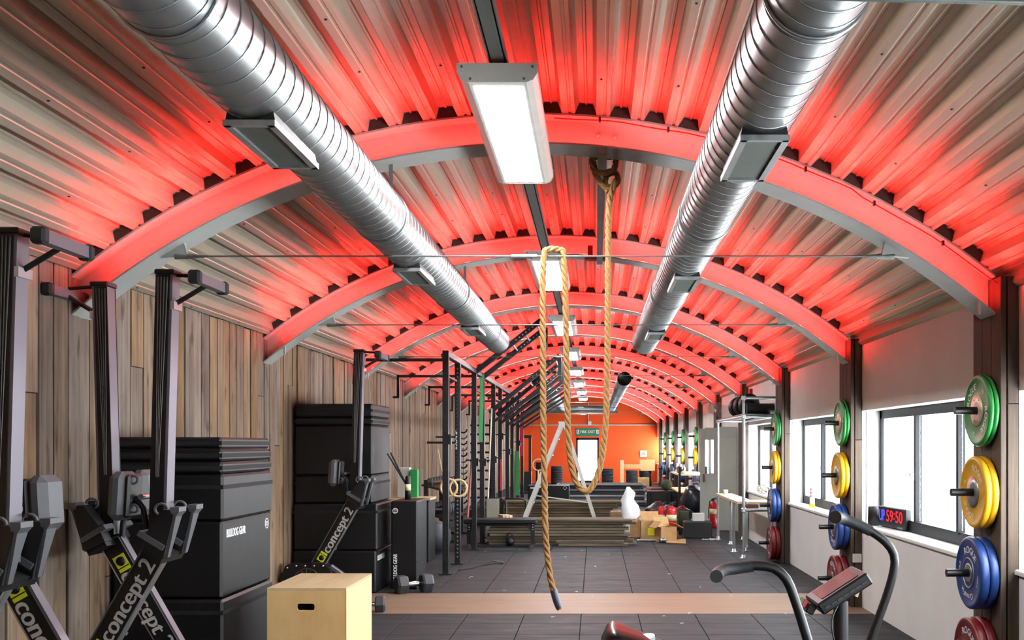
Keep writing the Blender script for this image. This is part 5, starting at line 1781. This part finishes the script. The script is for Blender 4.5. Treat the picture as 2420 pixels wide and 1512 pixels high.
for (px, d, r, sc, mt_, lab, cat, zo, sd_) in (
        (1548, 19.6, 0.20, (1.2, 1, 0.7), 'tarp', 'dark kit bag behind the white plastic sheet', 'bag', 0, 2),
        (1580, 20.2, 0.22, (1.3, 1, 0.75), 'black_rubber', 'black kit bag behind the red extinguishers', 'bag', 0, 3),
        (1612, 19.4, 0.20, (1.2, 1, 0.9), 'tarp', 'dark shiny bag between the extinguishers and the door', 'bag', 0, 4),
        (1645, 21.0, 0.30, (1.1, 1.2, 1.3), 'tarp', 'large dark plastic sack against the side door edge', 'bag', 0, 5),
        (1556, 21.2, 0.22, (1.3, 1, 0.8), 'black_plastic', 'black bag on the floor before the low black table', 'bag', 0, 6),
        (1600, 18.6, 0.15, (1.4, 1, 0.7), 'black_rubber', 'small dark bundle behind the olive bucket', 'bag', 0, 8)):
    m, x = lump(px, d, r, sc, mt_, lab, cat, zo, sd_)
    t = thing('kit_bag', lab, cat, (x, d, 0), 'dark kit bags')
    m.build('bag_body', mt_, t)
    mm = MB(); zt_ = r * sc[2] * 1.9
    mm.tube([(x - 0.1, d, zt_ - 0.03), (x - 0.06, d, zt_ + 0.04), (x + 0.04, d, zt_ + 0.05), (x + 0.1, d, zt_ - 0.03)], 0.010, 6); mm.build('bag_handle', 'white_box' if sd_ % 2 else 'red_cable', t)
m = MB(); a_ = W(1588, 1168, 23.0); m.sphere((1.62, 23.0, 0.52 + 0.13), 0.13, 20, 12); solo(m, 'medicine_ball', 'olive', 'dark round medicine ball on the low black table', 'ball')
# low black table / boxes behind
t = thing('low_table', 'low black table with a pale top edge near the side door', 'table', (1.6, 23.0, 0))
m = MB(); m.box((1.65, 23.1, 0.50), (0.95, 0.8, 0.04)); m.build('table_top', 'black_plastic', t)
for x in (1.22, 2.08):
    for y in (22.75, 23.45):
        m = MB(); m.box((x, y, 0.24), (0.05, 0.05, 0.48)); m.build('leg', 'black_steel', t)
a_ = W(1556, 1170, 25.5)
soft_box('plyo_box', 1.40, 2.15, 25.5, 26.2, 0.0, 0.47, 'black foam box behind the low black table', 'plyo box', None, False)
# shelf with kit by far posts
t = thing('tool_shelf', 'black steel shelf with pale boards beside the far posts', 'shelf', (2.1, 22.4, 0))
for (x, y) in ((1.80, 21.6), (2.36, 21.6), (1.80, 23.9), (2.36, 23.9)):
    m = MB(); m.box((x, y, 0.55), (0.05, 0.05, 1.1)); m.build('shelf_post', 'black_steel', t)
for z in (0.55, 0.92):
    m = MB(); m.box((2.08, 22.75, z), (0.6, 2.35, 0.03)); m.build('shelf_board', 'shelf_wood', t)
for k, (y, r_) in enumerate(((21.9, 0.06), (22.3, 0.05), (22.7, 0.07), (23.1, 0.06), (23.5, 0.05))):
    m = MB(); m.lathe([(0, 0), (r_, 0), (r_, 0.12), (r_ * 0.4, 0.17), (r_ * 0.4, 0.2), (0, 0.2)], (1.9 + 0.04 * (k % 2), y, 0.936), 'Z', 14)
    solo(m, 'steel_flask', ('chrome', 'tarp', 'hub_grey', 'tarp', 'chrome')[k], 'flask on the black shelf by the far posts, %s from the camera' % ORD[k], 'flask', 'flasks on the shelf')

# ================================================================== SCAFFOLD TUBE RACK BY THE WINDOWS
t = thing('tube_rack', 'galvanised tube rack with high shelf against the window wall', 'rack', (2.05, 14.0, 0))


def gtube(a, b, nm='tube', r=0.021, parent=None):
    m = MB(); m.cyl(a, b, r, 12); return m.build(nm, 'galv_tube', parent or t)


def flange(x, y, z=0.0):
    m = MB(); m.lathe([(0, 0.0), (0.055, 0.0), (0.055, 0.008), (0.028, 0.014), (0.028, 0.05), (0, 0.05)], (x, y, z), 'Z', 16); m.build('floor_flange', 'galv_tube', t)


ups = [(2.04, 13.93, 2.22), (2.03, 16.75, 1.95), (2.44, 14.0, 1.95), (2.44, 16.7, 1.95)]
for (x, y, z) in ups:
    gtube((x, y, 0.0), (x, y, z), 'upright'); flange(x, y)
for (x, y, z) in ((2.13, 15.9, 0.73), (2.20, 14.9, 0.73), (2.02, 14.75, 0.73), (2.30, 15.4, 0.73)):
    gtube((x, y, 0.0), (x, y, z), 'short_leg'); flange(x, y)
gtube((2.04, 13.93, 2.20), (2.55, 13.93, 2.20), 'wall_tube')
m = MB(); m.lathe([(0.028, 0), (0.028, 0.05), (0.06, 0.05), (0.06, 0.06), (0, 0.06)], (2.485, 13.93, 2.20), 'X', 16); m.build('wall_flange', 'galv_tube', t)
gtube((2.04, 13.93, 1.945), (2.03, 16.75, 1.945), 'shelf_rail'); gtube((2.44, 14.0, 1.945), (2.44, 16.7, 1.945), 'shelf_rail')
for y in (13.95, 16.72):
    gtube((2.04, y, 1.945), (2.50, y, 1.945), 'cross_tube')
gtube((2.04, 13.93, 0.66), (2.54, 13.93, 0.66), 'cross_tube')
for (x, y, z) in ((2.04, 13.93, 2.20), (2.04, 13.93, 1.945), (2.03, 16.75, 1.945), (2.04, 13.93, 0.66)):
    m = MB(); m.box((x, y, z), (0.062, 0.062, 0.07), bev=0.012); m.build('tube_clamp', 'galv_tube', t)
m = MB(); m.box((2.24, 15.35, 1.975), (0.42, 2.75, 0.016)); m.build('high_shelf', 'galv_dark', t)
m = MB(); m.box((2.12, 15.45, 0.745), (0.26, 2.45, 0.032)); m.build('work_board', 'shelf_wood', t)
m = MB(); m.box((2.29, 14.35, 0.752), (0.34, 0.5, 0.026)); m.build('work_board', 'shelf_wood', t)
m = MB(); m.box((2.16, 14.15, 0.70), (0.22, 0.12, 0.05)); m.build('timber_block', 'maroon', t)
for k in range(6):
    x, y = 2.20 + 0.02 * (k % 2), 14.45 + 0.27 * k
    m = MB(); m.lathe([(0.05, -0.035), (0.12, -0.04), (0.15, -0.025), (0.155, 0), (0.15, 0.025), (0.12, 0.04), (0.05, 0.035)], (x, y, 1.983 + 0.152), (-0.35, 1, 0), 28)
    tt = thing('spare_plate', 'black plate standing on the high tube rack shelf, %s from the camera' % ORD[k], 'weight plate', (x, y, 1.983), 'black plates on the high shelf')
    m.build('rubber_disc', 'black_plastic', tt)
    m = MB(); m.lathe([(0, -0.02), (0.06, -0.02), (0.06, 0.02), (0, 0.02)], (x, y, 1.983 + 0.152), (-0.35, 1, 0), 16); m.build('hub', 'rubber_light', tt)
m = MB(); m.cyl((2.12, 14.18, 2.06), (2.50, 14.18, 2.06), 0.075, 18); m.cyl((2.115, 14.18, 2.06), (2.12, 14.18, 2.06), 0.05, 12); solo(m, 'foam_roller', 'black_rubber', 'black foam roller lying across the high tube rack shelf', 'roller')
# clear film hanging off the shelf end
m = MB(); vs = []; fs = []
for i in range(8):
    for j in range(6):
        vs.append((1.84 + 0.05 * i + q.uniform(-.02, .02), 16.3 + 0.06 * j + q.uniform(-.05, .05), 2.32 - 0.04 * i * 0.6 - 0.045 * j + q.uniform(-.03, .03)))
for i in range(7):
    for j in range(5):
        fs.append((i * 6 + j, i * 6 + j + 1, i * 6 + 7 + j, i * 6 + 6 + j))
m.add(vs, fs, True); solo(m, 'clear_film', 'clear_wrap', 'crumpled clear film over the plates on the high shelf', 'plastic film')
m = MB(); a_ = W(1712, 1163, 16.4); m.lathe([(0, 0), (0.033, 0), (0.037, 0.075), (0.034, 0.075), (0.030, 0.01), (0, 0.01)], (2.10, 16.3, 0.762), 'Z', 16); solo(m, 'white_cup', 'white_ink', 'small white cup on the tube rack board', 'cup')
m = MB(); m.box((2.535, 16.55, 2.40), (0.05, 0.12, 0.14), bev=0.008); solo(m, 'fire_alarm_box', 'red_cable', 'small red alarm box high above the tube rack', 'alarm box')
m = MB(); q2 = _r.Random(9)
for k in range(14):
    x, y = 1.93 + q2.uniform(-.17, .12), 16.75 + q2.uniform(-.15, .15)
    m.box((x, y, 0.008), (0.09, 0.02, 0.012), ('Z', q2.uniform(0, 3)))
props(m.build('paper_scraps', 'dirt_paper'), 'white paper scraps round the foot of the tube rack', 'scraps', None, 'stuff')
m = MB()
for k in range(26):
    x, y = q2.uniform(-1.8, 2.2), q2.uniform(8.2, 15)
    m.box((x, y, 0.003), (q2.uniform(0.012, 0.05), 0.012, 0.004), ('Z', q2.uniform(0, 3)))
props(m.build('floor_litter', 'dirt_paper'), 'tiny white specks of litter on the rubber floor', 'litter', None, 'stuff')

# ================================================================== THINGS ON THE SILLS
t = thing('gym_timer', 'black digital gym timer reading UP 59:50 on the sill', 'timer', (2.68, 9.12, ZS))
ang = 0.10
def tmr(m, c, s): m.box(c, s, ('Z', ang), bev=0.006); return m
m = MB(); m.box((2.69, 9.12, ZS + 0.10), (0.06, 0.62, 0.185), ('Z', ang), bev=0.008); m.build('timer_case', 'black_plastic', t)
dirY = Vector((0, -1, 0)); dirY.rotate(Matrix.Rotation(ang, 3, 'Z')); nX = Vector((-1, 0, 0)); nX.rotate(Matrix.Rotation(ang, 3, 'Z'))
cen = Vector((2.69, 9.12, ZS + 0.115)) + nX * 0.0312
for body, off_, w_, mt_ in (('UP', -0.215, 0.13, 'dig_blue'), ('59', -0.035, 0.15, 'dig_red'), ('50', 0.175, 0.15, 'dig_red')):
    m = MB(); put_text(m, body, cen + dirY * off_, dirY, (0, 0, 1), 0.105, width=w_, bold=0.003); m.build('digits', mt_, t)
m = MB()
for dz in (-0.02, 0.025):
    m.box(cen + dirY * 0.07 + Vector((0, 0, dz)), (0.003, 0.012, 0.014), ('Z', ang))
m.build('colon', 'dig_red', t)
m = MB(); m.box(Vector((2.69, 9.12, ZS + 0.022)) + nX * 0.032 + dirY * 0.2, (0.003, 0.11, 0.014), ('Z', ang)); m.build('name_plate', 'hub_grey', t)
m = MB(); m.lathe([(0, 0), (0.062, 0), (0.060, 0.17), (0.052, 0.178), (0, 0.178)], (2.625, 9.53, ZS), 'Z', 20); solo(m, 'small_speaker', 'black_plastic', 'small black round speaker on the sill beside the timer', 'speaker')
t = thing('drink_bottle', 'clear bottle with pink and yellow bands on the second window sill', 'bottle', (2.62, 12.25, ZS))
m = MB(); m.lathe([(0, 0), (0.032, 0), (0.034, 0.02), (0.034, 0.05), (0.0, 0.05)], (2.62, 12.25, ZS), 'Z', 14); m.build('yellow_base', 'yellow_label', t)
m = MB(); m.lathe([(0.031, 0.05), (0.030, 0.11), (0.026, 0.13), (0.024, 0.21), (0.018, 0.24), (0, 0.245)], (2.62, 12.25, ZS), 'Z', 14); m.build('bottle_body', 'white_sheet', t)
for z in (0.13, 0.17, 0.21):
    m = MB(); m.lathe([(0.027, z), (0.028, z), (0.028, z + 0.022), (0.026, z + 0.022)], (2.62, 12.25, ZS), 'Z', 14); m.build('pink_band', 'pink', t)
m = MB(); q3 = _r.Random(4)
t = thing('tangled_tape', 'heap of white tape and straps on the third window sill', 'tape heap', (2.64, 15.9, ZS))
for k in range(9):
    pts_ = [(2.64 + q3.uniform(-.07, .07), 15.95 + q3.uniform(-.4, .4), ZS + 0.01 + q3.uniform(0, .13)) for _ in range(5)]
    m = MB(); m.tube(smooth_path(pts_, 0.03), 0.010, 6); m.build('tape_loop', ('white_sheet', 'white_box', 'cream_label')[k % 3], t)

# ================================================================== AIR BIKE
t = thing('air_bike', 'black air bike with swinging handles in the right foreground', 'exercise bike', (0.55, 3.5, 0))
m = MB(); m.tube(smooth_path([W(1945, 1640, 3.36), W(1905, 1500, 3.36), W(1878, 1415, 3.36), W(1858, 1368, 3.36), W(1828, 1342, 3.36), W(1790, 1336, 3.36), W(1772, 1337, 3.36)], 0.02), 0.0165, 12); la_ = m.build('swing_arm', 'black_steel', t)
m = MB(); m.tube(smooth_path([W(1778, 1336.5, 3.36), W(1740, 1342, 3.36), W(1712, 1346, 3.34), W(1697, 1354, 3.28), W(1693, 1362, 3.18)], 0.012), 0.0205, 14); m.build('grip', 'grip', la_)
m = MB(); m.tube(smooth_path([W(2020, 1620, 3.86), W(2062, 1500, 3.86), W(2098, 1400, 3.86), W(2114, 1335, 3.86), W(2108, 1300, 3.86), W(2084, 1273, 3.86), W(2050, 1250, 3.86)], 0.02), 0.0165, 12); lb_ = m.build('swing_arm', 'black_steel', t)
m = MB(); pg = smooth_path([W(2058, 1255, 3.86), W(2020, 1237, 3.86), W(1990, 1225, 3.85), W(1974, 1222, 3.80)], 0.012); m.tube(pg, [0.0205 + 0.004 * (i / max(1, len(pg) - 1)) for i in range(len(pg))], 14); m.build('grip', 'grip', lb_)
# console
cc = W(1981, 1393, 3.6)
th_ = math.radians(33)
R = Matrix.Rotation(-th_, 4, 'Y')
m = MB(); m.box(cc, (0.205, 0.21, 0.045), R, bev=0.006); co = m.build('console', 'black_plastic', t)
up_ = R @ Vector((0, 0, 1)); al_ = R @ Vector((1, 0, 0))
m = MB(); m.box(cc + up_ * 0.0235, (0.15, 0.16, 0.003), R); m.build('screen', 'screen', co)
for k in range(7):
    m = MB(); m.box(cc + Vector((0, -0.106, 0)) + al_ * (-0.075 + 0.025 * k) - up_ * 0.004, (0.02, 0.003, 0.008), R); m.build('button', 'rubber_light', co)
m = MB(); m.box(cc - al_ * 0.125 + up_ * 0.012, (0.035, 0.15, 0.03), Matrix.Rotation(-th_ - 0.5, 4, 'Y'), bev=0.004); lbp = m.build('label_panel', 'black_plastic', co)
m = MB(); m.box(cc - al_ * 0.128 + up_ * 0.031 + Vector((0, 0.02, 0)), (0.026, 0.05, 0.002), Matrix.Rotation(-th_ - 0.5, 4, 'Y')); m.build('green_label', 'band_green', lbp)
m = MB(); m.box(cc - al_ * 0.128 + up_ * 0.031 - Vector((0, 0.035, 0)), (0.026, 0.05, 0.002), Matrix.Rotation(-th_ - 0.5, 4, 'Y')); m.build('red_label', 'band_red', lbp)
pc = W(1987, 1420, 3.62)
m = MB(); m.tube([pc, (pc.x + 0.0, 3.62, 0.62)], 0.026, 14); m.build('console_post', 'black_steel', t)
m = MB(); m.tube(smooth_path([cc - up_ * 0.02 - al_ * 0.02 + Vector((0, -0.06, 0)), W(1965, 1470, 3.50), W(1978, 1540, 3.52)], 0.02), 0.003, 6); m.build('cable', 'rubber_light', t)
m = MB(); a_ = W(2026, 1398, 3.7); m.box(a_, (0.008, 0.03, 0.035), ('Y', 0.3)); m.build('paper_tag', 'cream_label', t)
# saddle
m = MB(); vs = []; fs = []
ns, nr = 14, 14
for i in range(ns + 1):
    f_ = i / ns
    x = 0.020 + 0.285 * f_
    hw = 0.125 * (1 - f_) ** 0.8 + 0.028 if f_ > 0.12 else 0.06 + 0.55 * f_
    zt_ = 0.963 - 0.035 * f_ * 1.6 + (0.018 * math.cos(f_ * PI) if f_ > 0.1 else 0.018 - 0.9 * (0.1 - f_) ** 1.2)
    for k in range(nr):
        a = 2 * PI * k / nr
        dip = -0.018 * math.exp(-(math.cos(a) * 3.2) ** 2) * (1 - f_) if math.sin(a) > 0 else 0
        vs.append((x, 3.30 + hw * math.cos(a), zt_ - 0.03 + 0.032 * math.sin(a) * (1 if math.sin(a) > 0 else 0.9) + dip))
for i in range(ns):
    for k in range(nr):
        k2 = (k + 1) % nr
        fs.append((i * nr + k, i * nr + k2, (i + 1) * nr + k2, (i + 1) * nr + k))
fs.append(list(range(nr))); fs.append([ns * nr + k for k in range(nr)])
m.add(vs, fs, True); m.build('saddle', 'saddle', t)
# lower body (below the frame)
m = MB(); m.cyl((0.17, 3.30, 0.93), (0.24, 3.40, 0.45), 0.025, 12); m.build('seat_post', 'alu', t)
m = MB(); m.tube([(0.20, 3.40, 0.50), (0.55, 3.5, 0.36), (0.86, 3.62, 0.64)], 0.04, 12); m.build('main_frame', 'black_steel', t)
m = MB(); m.lathe([(0.05, -0.09), (0.30, -0.09), (0.32, -0.05), (0.32, 0.05), (0.30, 0.09), (0.05, 0.09)], (0.88, 3.60, 0.40), 'Y', 32); m.build('fan_cage', 'black_plastic', t)
for x in (0.0, 1.12):
    m = MB(); m.box((x, 3.55, 0.035), (0.06, 0.56, 0.06), bev=0.008); m.build('foot_bar', 'black_steel', t)
m = MB(); m.box((0.56, 3.55, 0.07), (1.16, 0.07, 0.06)); m.build('base_rail', 'black_steel', t)
m = MB(); m.box((0.23, 3.42, 0.28), (0.06, 0.06, 0.46)); m.build('seat_pillar', 'black_steel', t)
